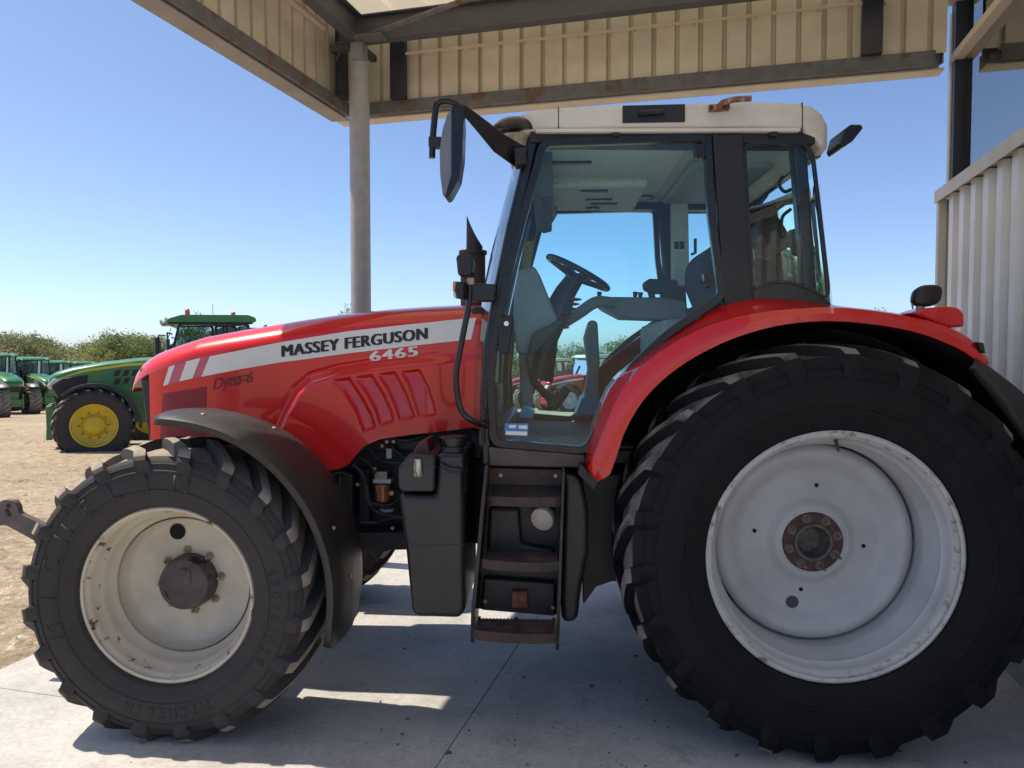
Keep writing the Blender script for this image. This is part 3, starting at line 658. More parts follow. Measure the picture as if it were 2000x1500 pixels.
def decal_text(name, s, p0, p1, hpx, m, bold, shear=0, off=.004, gap=1.0, thick=0):
    V, F = text_mesh(s, bold, shear, gap); V = V/V.max(0); U = []; FF = []
    p0, p1 = np.array(p0, float), np.array(p1, float); d = p1-p0
    for k, dx in enumerate((0, -thick, thick, -thick/2, thick/2) if thick else (0,)):
        for u, v in V:
            q = p0+d*u; P = W(q[0]+dx, q[1]-hpx*v, YH); P[1] = float(hood_y(P[0], P[2]))-off-k*.0003; U.append(P)
        FF += [tuple(i+k*len(V) for i in f) for f in F]
    return mk(name, U, FF, m, bonnet)
decal_text('lettering', 'MASSEY FERGUSON', (552, 697), (834, 662), 22, INK, 0, gap=1.10, thick=2.1)
decal_text('lettering', '6465', (724, 706), (815, 695), 19, WHT, 0, gap=1.12, thick=2.0)
decal_text('lettering', 'Dyna-6', (416, 768), (494, 753), 28, mat('faded decal', (.10, .02, .03), .5), .0, .25, gap=.95)
patch('decal_bar', [(442, 739), (483, 731.5)], [(443, 741.5), (484, 734)], mat('faded decal', (.10, .02, .03), .5), bonnet, 8, 3, off=.003)
# side grille panel behind the front fender
patch('side_grille', [(315, 769.5), (403, 755.5)], [(307, 872), (401, 866)], DRED, bonnet, 24, 16, off=.004)
# dark front grille
gp = XZ([(265, 717), (293, 722), (300, 884), (288, 884), (279, 830), (271, 770)], -.36)
mb = MB(); mb.prism(gp, -.335, .335); mb.build('front_grille', mat('grille mesh', (.03, .032, .034), .5, var=.3, scale=120, bump=.8, bscale=260, dirt=(.14, .12, .10), damt=.5, dscale=14, dcut=.55), tractor, bevel=.02)
# dark cowl between the bonnet and the cab
mb = MB(); mb.prism(XZ([(918, 600), (945, 597), (958, 615), (950, 900), (918, 900)], -.40), -.40, .40); mb.build('cowl', BLK, tractor, bevel=.02)

# ================================================================== chassis
mb = MB(); mb.box((-2.35, 0, .80), (2.0, .46, .30)); mb.prism(XZ([(640, 1042), (806, 1040), (806, 1074), (640, 1078)], -.40), -.40, .40); mb.build('chassis_frame', ENG, tractor, bevel=.01)
mb = MB(); mb.box((-2.1, 0, 1.22), (1.35, .50, .56)); mb.box((-2.0, -.26, 1.30), (.9, .1, .30)); mb.build('engine_block', ENG, tractor, bevel=.015)
mb = MB(); mb.box((-.75, 0, .80), (1.5, .52, .62)); mb.lathe([(-.80, .14), (-.45, .16), (-.40, .24), (.40, .24), (.45, .16), (.80, .14)], (0, 0, .845), 24, 'y', True); mb.build('transmission', ENG, tractor, bevel=.015)
mb = MB(); mb.lathe([(-.86, .12), (-.72, .13), (-.66, .085), (-.2, .10), (.2, .10), (.66, .085), (.72, .13), (.86, .12)], (FC[0], 0, FC[2]), 24, 'y', True); mb.build('front_axle', ENG, tractor, smooth=40)
# engine side fittings seen below the bonnet
ye = -.34
def bx(px0, py0, px1, py1, Y, dep, name, m, bev=.004):
    mb = MB(); mb.prism(XZ([(px0, py0), (px1, py0), (px1, py1), (px0, py1)], Y), Y, Y+dep); return mb.build(name, m, tractor, bevel=bev)
bx(731, 921, 756, 938, -.38, .08, 'filter_head', STEEL); bx(728, 936, 764, 945, -.385, .09, 'filter_clamp', mat('pale alloy', (.45, .45, .43), .4, metal=.6))
c0 = W(748, 962, -.37)
mb = MB(); mb.lathe([(-.055, .002), (-.052, .02), (-.040, .036), (.04, .042), (.045, .03)], c0, 24, 'z', True); mb.build('fuel_filter', AMBD, tractor, smooth=40)
bx(754, 876, 765, 896, -.37, .05, 'label_plate', mat('pale tag', (.5, .5, .5), .5)); bx(740, 995, 767, 1001, -.37, .05, 'label_plate', mat('pale tag', (.5, .5, .5), .5)); bx(760, 960, 768, 968, -.40, .04, 'connector', mat('peach plug', (.55, .42, .33), .5))
bx(660, 925, 690, 1010, -.36, .2, 'oil_filter', ENG, .02); bx(700, 915, 722, 1020, -.30, .1, 'injection_pump', ENG, .01); bx(770, 850, 830, 880, -.36, .2, 'bracket_block', ENG, .01)
for path, r in (([(690, 905), (712, 930), (722, 975), (738, 1000), (790, 1013)], .011), ([(715, 935), (716, 970), (735, 985), (765, 984), (790, 960)], .008), ([(725, 878), (740, 896), (760, 903), (800, 903)], .008),
                ([(765, 868), (778, 885), (800, 897), (830, 899)], .011), ([(690, 930), (672, 922), (650, 925)], .012), ([(705, 1020), (735, 1020), (770, 1012), (800, 1016)], .007), ([(735, 860), (760, 850), (790, 860), (830, 852)], .012), ([(700, 890), (720, 905), (733, 925)], .007)):
    mb = MB(); mb.tube(smoothline([W(a, b, ye-.06+.02*(i % 2)) for i, (a, b) in enumerate(path)], 24), r, 8); mb.build('hose', mat('rubber hose', (.02, .02, .023), .4, var=.2), tractor, smooth=50)
for a, b in ((757, 862), (748, 870), (733, 915), (768, 1030), (770, 862), (700, 945)):
    mb = MB(); mb.lathe([(-.02, .010), (0, .010)], W(a, b, -.37), 6, 'y', True); mb.build('bolt', STEEL, tractor)
# ================================================================== front fenders
def front_fender():
    cx, cz = FC[0], FC[2]; n = 44; ang = np.linspace(R(93), R(-17), n)
    sec = [(-1.150, -.030), (-1.150, -.004), (-1.130, .006), (-1.02, .017), (-.90, .020), (-.78, .016), (-.69, .004), (-.675, -.02)]
    V = []
    for y, dr in sec:
        for i, a in enumerate(ang):
            r = .765-.03*math.sin(max(0, R(60)-a)*1.2)*.8+dr; end = min(i, n-1-i); yy = y
            if end < 5: k = (1-(end/5.)); k = k*k; yy = y+(-.91-y)*k*.22 if y < -.91 else y+(-.91-y)*k*.10
            V.append((cx+r*math.cos(a), yy, cz+r*math.sin(a)))
    k = len(sec); F = [(i*n+j, i*n+j+1, (i+1)*n+j+1, (i+1)*n+j) for i in range(k-1) for j in range(n-1)]
    a, b = mk('front_fender', V, F, FEND, tractor, smooth=45, solid=.008, mirror=True)
    for f, sg in ((a, 1), (b, -1)):
        mb = MB(); mb.tube([(cx+.1, sg*-.60, cz+.1), (cx+.32, sg*-.62, cz+.45), (cx+.45, sg*-.75, cz+.585), (cx+.45, sg*-1.05, cz+.585)], .02, 8); mb.tube([(cx+.1, sg*-.60, cz+.1), (cx+.08, sg*-.70, cz+.70), (cx+.08, sg*-1.05, cz+.745)], .02, 8); mb.build('fender_stay', BLKS, f, smooth=40)
        for t, y in ((80, -1.02), (62, -.80), (22, -1.04), (4, -.95)):
            rr = .765-.03*math.sin(max(0, R(60)-R(t))*1.2)*.8+.02; p = (cx+rr*math.cos(R(t)), sg*y, cz+rr*math.sin(R(t)))
            mb = MB(); mb.lathe([(-.006, .010), (.003, .010), (.006, .006)], p, 10, 'z', True); mb.build('fender_bolt', STEEL, f, smooth=40)
front_fender()
# front linkage arm
la = round_poly(XZ([(-30, 1030), (-30, 1002), (-8, 986), (12, 974), (32, 976), (40, 990), (40, 1000), (100, 1028), (100, 1070), (60, 1048), (15, 1024)], -.45), .012, 3)
mb = MB(); mb.prism(la, -.47, -.43); mb.build('front_linkage_arm', ARM, tractor, bevel=.004, mirror=True)
for a, b in ((16, 988), (14, 998), (18, 1005)):
    mb = MB(); mb.lathe([(-.004, .010), (.0, .010)], W(a, b, -.47), 10, 'y', True); mb.build('linkage_pin', BLKS, tractor)
mb = MB(); mb.box((-3.0, 0, .62), (.55, .7, .16)); mb.build('linkage_frame', ENG, tractor, bevel=.01)

# ================================================================== cab
YC = -.82
def frame_ring(name, poly, wd, y0, y1, m, rad=.03, mirror=True, glassm=GLS, bev=.004, parent=None):
    P = round_poly(XZ(poly, YC), rad, 5); O = offset_poly(P, wd)
    mb = MB(); mb.ring(P, O, y0, y1); fr = mb.build(name, m, tractor, bevel=bev, mirror=mirror, smooth=40)
    fr = fr if isinstance(fr, tuple) else (fr,)
    for q, sg in zip(fr, (1, -1)):
        V = [(p[0], sg*(y0+y1)/2, p[1]) for p in offset_poly(P, .004)]; mk('window_pane', V, [tuple(range(len(V)))], glassm, q)
    return fr
DG = [(1066, 287), (1374, 277), (1381, 420), (1402, 576), (1300, 646), (1236, 704), (1193, 764), (1164, 828), (1141, 872), (971, 858), (966, 745), (974, 660), (998, 545)]
doors = frame_ring('door', DG, .035, -.838, -.798, BLKS)
QG = [(1457, 284), (1572, 283), (1586, 310), (1600, 430), (1615, 560), (1614, 580), (1585, 562), (1545, 548), (1505, 548), (1472, 562)]
quarters = frame_ring('quarter_window', QG, .014, -.826, -.80, BLKS, rad=.02)
def pris(name, poly, Y, y0, y1, m, bev=.012, mirror=True, parent=None, seg=3, rad=0):
    P = XZ(poly, Y)
    if rad: P = round_poly(P, rad, 4)
    mb = MB(); mb.prism(P, y0, y1); return mb.build(name, m, parent or tractor, bevel=bev, mirror=mirror, seg=seg)
pris('front_pillar', [(1031, 262), (988, 440), (960, 575), (942, 680), (937, 780), (937, 912), (962, 912), (958, 760), (967, 650), (988, 560), (1024, 420), (1056, 262)], YC, -.815, -.715, BLKS, .022)
pris('middle_pillar', [(1389, 262), (1450, 262), (1470, 590), (1413, 598)], YC, -.842, -.735, BLK, .012)
pris('rear_pillar', [(1553, 268), (1582, 280), (1604, 592), (1576, 572)], YC, -.785, -.71, BLKS, .014)
pris('roof_rail', [(1036, 255), (1592, 255), (1592, 282), (1034, 279)], YC, -.828, -.70, BLK, .008)
pris('belt_rail', [(1462, 564), (1505, 551), (1545, 551), (1585, 565), (1622, 590), (1625, 597), (1460, 594)], YC, -.82, -.70, BLKS, .006)
pris('door_sill', [(955, 872), (1142, 888), (1140, 912), (957, 908)], YC, -.845, -.70, WORN, .006)
# floor, rear bulkhead
xa, xb = W(955, 860, YC)[0], W(1600, 500, YC)[0]; zfl = W(1000, 872, YC)[2]
mb = MB(); mb.box(((xa+xb)/2-.25, 0, zfl-.06), (xb-xa-.6, 1.40, .06)); mb.build('cab_floor', BLK, tractor, bevel=.005)
mb = MB(); mb.box(((xa+xb)/2-.33, 0, zfl-.022), (xb-xa-.9, 1.30, .012)); mb.build('floor_mat', MATT, tractor, bevel=.004)
zb_ = W(1500, 560, YC)[2]
mb = MB(); mb.box((xb-.32, 0, (zfl+zb_)/2-.1), (.62, .90, zb_-zfl-.05)); mb.build('rear_bulkhead', GREY, tractor, bevel=.03)
mb = MB(); mb.box((xa+.02, 0, zfl-.02), (.10, 1.38, .20)); mb.build('front_bulkhead', BLK, tractor, bevel=.01)
# windscreen and rear window, both bowed
def bowed(name, pxl, Y, bow, m, n=14, ny=13):
    P = W3(pxl, Y); P = resample(P, n); V = []
    for k in range(ny):
        t = -1+2*k/(ny-1); q = P.copy(); q[:, 1] = t*abs(Y); q[:, 0] += bow*(1-t*t); V.append(q)
    V = np.vstack(V); return mk(name, V, [(i*n+j, i*n+j+1, (i+1)*n+j+1, (i+1)*n+j) for i in range(ny-1) for j in range(n-1)], m, tractor, smooth=60)
bowed('windscreen', [(1034, 275), (990, 440), (962, 575), (946, 680), (940, 860)], -.74, -.11, GLS)
bowed('rear_window', [(1590, 292), (1600, 400), (1611, 500), (1622, 594)], -.76, .19, GLS)
mb = MB(); P = W3([(1592, 268), (1592, 300)], -.74)
mb.box((P[0][0]+.02, 0, 2.60), (.05, 1.40, .08)); mb.build('rear_header', BLKS, tractor, bevel=.01)
mb = MB(); P = W(1036, 270, -.74); mb.box((P[0]-.01, 0, 2.62), (.06, 1.44, .09)); mb.build('front_header', BLKS, tractor, bevel=.01)

# roof shell
def roof():
    st = [(986, 246, 262, .60), (990, 238, 263, .68), (1000, 226, 263, .76), (1020, 216, 262, .82), (1050, 211, 260, .845), (1089, 208, 258, .85), (1216, 203, 257, .85), (1340, 199, 257, .85), (1470, 196, 257, .85), (1566, 198, 259, .85), (1590, 202, 272, .84), (1612, 213, 290, .82), (1626, 230, 288, .79), (1634, 250, 280, .74), (1636, 264, 272, .68)]
    V = []; n = 56
    for (p, a, b, hw) in st:
        T = W(p, a-3, -.85); B = W(p, b, -.85); x = T[0]; zt, zb = T[2], B[2]; zc = (zt+zb)/2; hh = (zt-zb)/2
        for k in range(n):
            t = 2*math.pi*(k+.5)/n; c_, s_ = math.cos(t), math.sin(t)
            y = hw*math.copysign(abs(c_)**.16, c_); zz = zc+hh*math.copysign(abs(s_)**.30, s_)
            if s_ > 0: zz += .05*(1-(y/hw)**2)
            V.append((x, y, zz))
    k = len(st); F = [(i*n+j, (i+1)*n+j, (i+1)*n+(j+1) % n, i*n+(j+1) % n) for i in range(k-1) for j in range(n)]
    F += [tuple(range(n)), tuple(range((k-1)*n, k*n))]
    return mk('roof', V, F, ROOF, tractor, smooth=35)
roof_ = roof()
YR = -.855
pris('roof_hatch', [(1216, 206), (1338, 203), (1338, 238), (1216, 240)], YR, -.857, -.83, BLK, .003, parent=roof_)
mb = MB(); p, q = W(1250, 221, -.87), W(1294, 218, -.87); mb.tube([p+np.array([0, .02, -.006]), p, q, q+np.array([0, .02, -.006])], .011, 8); mb.build('hatch_handle', BLK, roof_, smooth=40)
for s in (1090, 1567):
    pris('roof_seam', [(s, 207 if s < 1200 else 199), (s+1.6, 207 if s < 1200 else 199), (s+1.6, 259), (s, 259)], YR, -.8515, -.84, mat('dark seam', (.02, .02, .02), .9), 0, parent=roof_)  # thin dark strip marks the joint in the roof shell
for s in (1196, 1505):
    pris('roof_clip', [(s, 252), (s+14, 252), (s+14, 266), (s, 266)], YR, -.858, -.83, BLK, .002, parent=roof_)
pris('gutter', [(1046, 252), (1562, 250), (1562, 257), (1046, 259)], YR, -.862, -.83, ROOF, .003, parent=roof_)
mb = MB(); mb.tube(smoothline([W(1405, 213, -.87), W(1410, 202, -.885), W(1432, 195, -.885), W(1467, 192, -.885)], 16), .013, 10); mb.build('beacon_pipe', mat('flaking paint pipe', (.45, .40, .34), .6, var=.1, dirt=(.20, .06, .03), damt=.9, dscale=10, dcut=.48, dsoft=.06), roof_, smooth=40)
pris('pipe_bracket', [(1384, 206), (1424, 204), (1424, 217), (1384, 219)], YR, -.872, -.84, mat('flaking paint pipe', (0, 0, 0)), .003, parent=roof_, mirror=False)
for s in (1389, 1419):
    mb = MB(); mb.lathe([(-.012, .010), (0, .010)], W(s, 211, -.872), 6, 'y', True); mb.build('bracket_bolt', RUSTK, roof_)
# front corner lamp in its dark hood
mb = MB()
for sg in (1, -1):
    c0 = W(1016, 262, -.76); mb2 = MB()
    prof = [(math.cos(a)*.085, math.sin(a)) for a in np.linspace(0, math.pi/2, 8)]
    V = []; n = 20
    for i, a in enumerate(np.linspace(0, math.pi/2*.98, 9)):
        for k in range(n):
            t = 2*math.pi*k/n; V.append((c0[0]-.02+.115*math.cos(a)*math.cos(t), sg*(-.755)+.115*math.cos(a)*math.sin(t), c0[2]+.075*math.sin(a)))
    F = [(i*n+k, i*n+(k+1) % n, (i+1)*n+(k+1) % n, (i+1)*n+k) for i in range(8) for k in range(n)]+[tuple(range(n))]
    mk('lamp_hood', V, F, BLKS, roof_, smooth=50)
    mb3 = MB(); mb3.lathe([(-.105, .02), (-.10, .045), (-.06, .065), (-.01, .075)], (c0[0]-.02, sg*-.755, c0[2]), 20, 'z', True); mb3.build('front_work_lamp', mat('dirty lamp glass', (.40, .33, .22), .25, var=.4, scale=40, coat=.6, bump=.4, bscale=80), roof_, smooth=40)
# rear work lamp
pris('rear_work_lamp', [(1629, 288), (1636, 262), (1648, 253), (1668, 253), (1672, 260), (1652, 285), (1634, 297)], -.72, -.80, -.62, BLKS, .006, parent=roof_)

# mirror on its arm
V = [W(1026, 286, -.85), W(1008, 328, -.85), W(962, 295, -.96), W(925, 250, -1.08), W(892, 212, -1.16), W(903, 200, -1.16), W(940, 228, -1.06), W(985, 262, -.94)]
V = V+[v+np.array([.012, .035, 0]) for v in V]; n = 8
mirror_arm = mk('mirror_arm', V, [tuple(range(n)), tuple(range(2*n-1, n-1, -1))]+[(i, i+n, (i+1) % n+n, (i+1) % n) for i in range(n)], BLKS, tractor, bevel=.006)
pris('arm_hinge', [(1004, 292), (1028, 290), (1028, 322), (1006, 326)], -.86, -.89, -.80, BLK, .006, mirror=False)
mb = MB(); mb.tube(smoothline([W(905, 212, -1.17), W(885, 200, -1.18), W(866, 197, -1.18), W(853, 205, -1.18), W(849, 230, -1.18), W(845, 275, -1.18), W(844, 309, -1.18)], 36), .0135, 10); mb.build('mirror_tube', BLKS, mirror_arm, smooth=50)
pris('mirror_clamp', [(838, 268), (880, 270), (882, 292), (838, 289)], -1.18, -1.20, -1.16, BLK, .005, mirror=False, parent=mirror_arm)
pris('mirror_shell', [(889, 212), (876, 228), (866, 260), (861, 300), (862, 345), (867, 385), (873, 390), (886, 345), (886, 270)], -1.18, -1.215, -1.12, MIRR, .018, mirror=False, parent=mirror_arm, rad=.01)
pris('mirror_rim', [(884, 213), (905, 213), (907, 245), (905, 310), (898, 355), (880, 388), (871, 391), (884, 345)], -1.18, -1.220, -1.115, BLKS, .010, mirror=False, parent=mirror_arm, rad=.012)
# marker lamp bracket and hand rail on the front pillar
pris('lamp_bracket', [(905, 552), (968, 556), (966, 589), (908, 588)], -.90, -.93, -.84, BLKS, .008, mirror=False)
pris('indicator_body', [(893, 551), (908, 553), (908, 586), (894, 583), (890, 568)], -.94, -.985, -.87, BLK, .008, mirror=False)
pris('indicator_lens', [(886, 552), (894, 550), (893, 570), (886, 570)], -.94, -.975, -.89, AMB, .004, mirror=False)
pris('indicator_lens', [(886, 571), (893, 571), (894, 583), (888, 582)], -.94, -.975, -.89, LENS, .004, mirror=False)
pris('marker_lamp', [(893, 502), (905, 498), (922, 500), (926, 512), (924, 538), (916, 542), (897, 541)], -.94, -1.0, -.86, BLK, .014, mirror=False)
mb = MB(); mb.tube(smoothline([W(921, 537, -.93), W(930, 534, -.93), W(928, 540, -.93), W(917, 545, -.93), W(913, 556, -.93)], 20), .005, 8); mb.build('lamp_cable', INK, tractor, smooth=40)
mb = MB(); mb.tube([W(919, 543, -.93), W(919, 556, -.93)], .016, 12); mb.build('lamp_socket', mat('pale socket', (.42, .36, .25), .5), tractor, smooth=40)
mb = MB(); mb.tube(smoothline([W(917, 550, -.93), W(916, 590, -.93), W(906, 645, -.93), W(894, 708, -.93), W(891, 740, -.93), W(894, 775, -.93), W(901, 800, -.93), W(913, 815, -.93), W(930, 825, -.91), W(950, 832, -.86)], 60), .0135, 10); mb.build('hand_rail', BLKS, tractor, smooth=50)
mb = MB(); mb.tube([W(939, 840, -.86), W(938, 868, -.86)], .006, 8); mb.tube([W(944, 800, -.85), W(941, 870, -.85)], .008, 8); mb.build('door_stay', RUSTK, tractor, smooth=40)
# door handle, hinges, sticker
pris('door_handle', [(977, 622), (985, 616), (1001, 617), (1003, 630), (995, 690), (978, 691), (974, 684)], YC, -.872, -.835, BLK, .007, mirror=False, parent=doors[0])
mb = MB(); mb.lathe([(-.004, .011), (0, .012)], W(989, 632, -.872), 14, 'y', True); mb.build('lock_button', mat('chrome', (.7, .7, .7), .15, metal=1), doors[0], smooth=40)
for a, b in ((1362, 299), (1380, 548)):
    pris('door_hinge', [(a-9, b-13), (a+12, b-16), (a+13, b+12), (a-4, b+14)], YC, -.850, -.80, BLKS, .008, mirror=False, parent=doors[0], rad=.01)
    mb = MB(); mb.lathe([(-.006, .010), (0, .011)], W(a, b, -.85), 14, 'y', True); mb.build('hinge_bolt', BLK, doors[0], smooth=40)
def flat(name, poly, Y, m, parent=None):
    V = np.array([W(a, b, Y) for a, b in poly]); return mk(name, V, [tuple(range(len(V)))], m, parent or tractor)
flat('sticker', [(986, 827), (1032, 827), (1031, 852), (986, 850)], -.822, BLU, doors[0])
flat('sticker_field', [(994, 830), (1008, 830), (1008, 836), (994, 836)], -.8235, WHT, doors[0]); flat('sticker_field', [(1013, 831), (1030, 831), (1030, 838), (1013, 837)], -.8235, WHT, doors[0]); flat('sticker_field', [(988, 842), (1030, 843), (1029, 850.5), (988, 849)], -.8235, WHT, doors[0])

# ---- cab interior
x_a, x_b = W(1062, 290, -.7)[0], W(1560, 290, -.7)[0]
def headliner():
    mb = MB(); mb.box(((x_a+x_b)/2, 0, 2.655), (x_b-x_a, 1.42, .03)); h_ = mb.build('headliner', HEAD, tractor, bevel=.01)
    mb = MB(); mb.box((x_a+.30, .35, 2.615), (.55, .70, .06)); mb.build('air_console', HEAD, h_, bevel=.03)
    mb = MB(); mb.box((x_b-.22, .1, 2.62), (.42, .9, .05)); mb.build('roof_panel', GREY, h_, bevel=.02)
    for dx, y, r in ((.30, .58, .05), (.62, .52, .06)):
        mb = MB(); mb.lathe([(-.012, r), (-.014, r*.8), (0, r*.75)], (x_a+dx, y, 2.585 if dx < .5 else 2.64), 24, 'z', True); mb.build('air_vent', BLK, h_, smooth=40)
    for dx, y in ((.28, .08), (.32, .32), (.36, .45), (.14, -.35)):
        mb = MB(); mb.box((x_a+dx, y, 2.582 if y > 0 else 2.634), (.16 if y > 0 else .2, .05, .012)); mb.build('switch_strip', BLK, h_, bevel=.006)
    mb = MB(); mb.box((x_a+.9, .15, 2.636), (.30, .40, .012)); mb.build('roof_window', mat('bright hatch', (.5, .62, .7), .3), h_, bevel=.01)
headliner()
def steer():
    c0 = W(1129, 533, 0.0); d = W(1187, 562, 0)-W(1072, 500, 0); d = Vector(d); rad = d.length/2; d.normalize(); u = d; v = Vector((0, 1, 0)); nrm = u.cross(v)
    P = [Vector(c0)+(u*math.cos(t)+v*math.sin(t))*rad for t in np.linspace(0, 2*math.pi, 41)]
    mb = MB(); mb.tube(P, .016, 8, cap=False); s = mb.build('steering_wheel', BLKS, tractor, smooth=50)
    mb = MB()
    hub = Vector(c0)+nrm*(-.03 if nrm.z > 0 else .03)
    for t in (.5, 2.6, 4.2, 5.2): mb.tube([hub, Vector(c0)+(u*math.cos(t)+v*math.sin(t))*rad], [.022, .014], 8)
    mb.lathe([(-.02, .06), (.02, .055)], hub, 20, 'z', True); mb.build('steering_spoke', BLKS, s, smooth=40)
    mb = MB(); pts = [hub, Vector(W(1105, 570, 0)), Vector(W(1092, 600, 0)), Vector(W(1070, 660, 0)), Vector(W(1050, 740, 0))]
    mb.tube([tuple(p) for p in pts], [.05, .06, .075, .06, .09], 14); mb.build('steering_column', BLK, tractor, smooth=40)
    mb = MB()
    for k in range(7): a = np.array(W(1112, 585, 0))+(np.array(W(1088, 640, 0))-np.array(W(1112, 585, 0)))*k/6; mb.lathe([(-.006, .055), (-.003, .068), (.003, .068), (.006, .055)], a, 16, 'z')
    mb.build('bellows', BLK, tractor, smooth=40)
    pris('dashboard', [(1014, 534), (1044, 525), (1056, 545), (1090, 630), (1066, 654), (1038, 694), (1012, 690), (1004, 640), (1006, 580)], 0, -.17, .22, GREY, .02, mirror=False)
    pris('dash_pedestal', [(1014, 680), (1040, 680), (1040, 800), (1020, 806)], 0, -.10, .12, GREY, .015, mirror=False)
    pris('instrument_panel', [(1040, 652), (1096, 622), (1099, 632), (1046, 690), (1035, 740), (1028, 700)], -.2, -.22, .22, BLK, .01, mirror=False)
    mb = MB(); mb.tube([W(1035, 700, -.1), W(1042, 745, -.1), W(1075, 780, -.12), W(1090, 795, -.14)], .022, 8); mb.build('pedal_arm', BLK, tractor, smooth=40)
    for a, b, y in ((1085, 780, -.2), (1095, 775, 0), (1100, 770, .12)):
        mb = MB(); mb.box(W(a, b, y), (.05, .08, .09), Matrix.Rotation(R(35), 3, 'Y')); mb.build('pedal', BLK, tractor, bevel=.006)
    mb = MB(); mb.tube(smoothline([W(1098, 632, .3), W(1130, 612, .3), W(1165, 590, .3), (W(1200, 592, .35))], 24), .035, 10); mb.build('console_arm', GREY, tractor, smooth=40)
    pris('side_console', [(1160, 592), (1170, 583), (1290, 584), (1330, 592), (1330, 628), (1210, 624), (1176, 606)], .5, .34, .62, GREY, .02, mirror=False)
    pris('armrest', [(1256, 552), (1266, 546), (1320, 548), (1322, 572), (1276, 574), (1258, 566)], .35, .28, .42, SEAT, .015, mirror=False)
    mb = MB(); mb.tube([W(1275, 585, .4), W(1268, 560, .4)], .02, 8); mb.build('armrest_post', BLK, tractor, smooth=40)
    for a, b in ((1240, 570), (1250, 571), (1170, 570)):
        mb = MB(); mb.tube([W(a, b+18, .42), W(a+1, b, .42)], [.008, .016], 8); mb.build('lever', BLKS, tractor, smooth=40)
    pris('console_pillar', [(1140, 660), (1150, 625), (1166, 628), (1170, 700), (1168, 800), (1135, 806), (1148, 720)], .45, .38, .56, GREY, .02, mirror=False)
    mb = MB(); mb.prism(XZ([(1122, 812), (1138, 772), (1172, 778), (1176, 810)], .3), .25, .55); mb.build('plastic_cover', BBAG, tractor, bevel=.02)
    mb = MB(); mb.prism(XZ([(1012, 815), (1022, 790), (1045, 806), (1040, 818)], -.3), -.35, -.1); mb.build('plastic_cover', BBAG, tractor, bevel=.01)
steer()
def seat():
    s = pris('seat', [(1268, 640), (1285, 628), (1400, 634), (1420, 660), (1415, 690), (1280, 688)], 0, -.26, .26, SEAT, .04, mirror=False)
    pris('seat_back', [(1392, 660), (1352, 560), (1350, 520), (1368, 492), (1392, 484), (1410, 500), (1440, 640), (1440, 670)], 0, -.25, .25, SEAT, .05, mirror=False, parent=s)
    pris('seat_base', [(1300, 685), (1400, 685), (1420, 800), (1290, 800)], 0, -.2, .2, BLK, .02, mirror=False, parent=s)
    pris('head_restraint', [(1398, 470), (1404, 425), (1424, 424), (1434, 470)], 0, -.13, .13, SEAT, .03, mirror=False, parent=s)
seat()
pris('inner_pillar_trim', [(1310, 392), (1342, 392), (1345, 560), (1312, 560)], .66, .62, .70, HEAD, .01, mirror=False)
pris('trim_switch', [(1317, 472), (1325, 472), (1325, 486), (1317, 486)], .62, .61, .63, BLK, .002, mirror=False); pris('trim_switch', [(1328, 472), (1336, 472), (1336, 486), (1328, 486)], .62, .61, .63, BLK, .002, mirror=False)
pris('trim_lamp', [(1316, 411), (1333, 411), (1333, 418), (1316, 418)], .62, .61, .63, WHT, .002, mirror=False)
mb = MB(); mb.tube([W(1358, 466, .6), W(1358, 494, .6), W(1350, 497, .6)], .010, 8); mb.build('window_catch', BLK, tractor, smooth=40)
pris('inner_mirror', [(1066, 394), (1076, 388), (1088, 396), (1088, 420), (1079, 436), (1070, 430), (1065, 412)], .55, .52, .56, BLKS, .006, mirror=False); flat('inner_mirror_glass', [(1069, 397), (1077, 392), (1085, 399), (1085, 419), (1078, 431), (1072, 427), (1068, 412)], .515, MGL)
pris('sun_blind', [(1052, 300), (1078, 296), (1080, 385), (1060, 390), (1040, 380)], -.5, -.55, .55, mat('blind cloth', (.12, .125, .11), .9, bump=.6, bscale=40), .006, mirror=False)
pris('warning_label', [(1026, 472), (1043, 470), (1034, 522), (1018, 526)], .70, .69, .70, YEL, 0, mirror=False)
# monitor, lamp and hoses in the rear corner
pris('rear_speaker', [(1480, 425), (1500, 415), (1518, 440), (1540, 478), (1525, 492), (1500, 500), (1470, 480), (1472, 450)], -.2, -.30, -.12, BLK, .02, mirror=False)
pris('side_mirror_inner', [(1467, 460), (1474, 450), (1508, 452), (1512, 500), (1502, 512), (1474, 508)], .3, .28, .33, BLKS, .01, mirror=False)
for path in ([(1545, 408), (1528, 425), (1528, 460), (1540, 480), (1562, 482)], [(1548, 340), (1530, 345), (1522, 360), (1532, 374), (1546, 370)], [(1510, 415), (1530, 400), (1548, 390)]):
    mb = MB(); mb.tube(smoothline([W(a, b, -.3) for a, b in path], 30), .009, 8); mb.build('cable', BLKS, tractor, smooth=50)
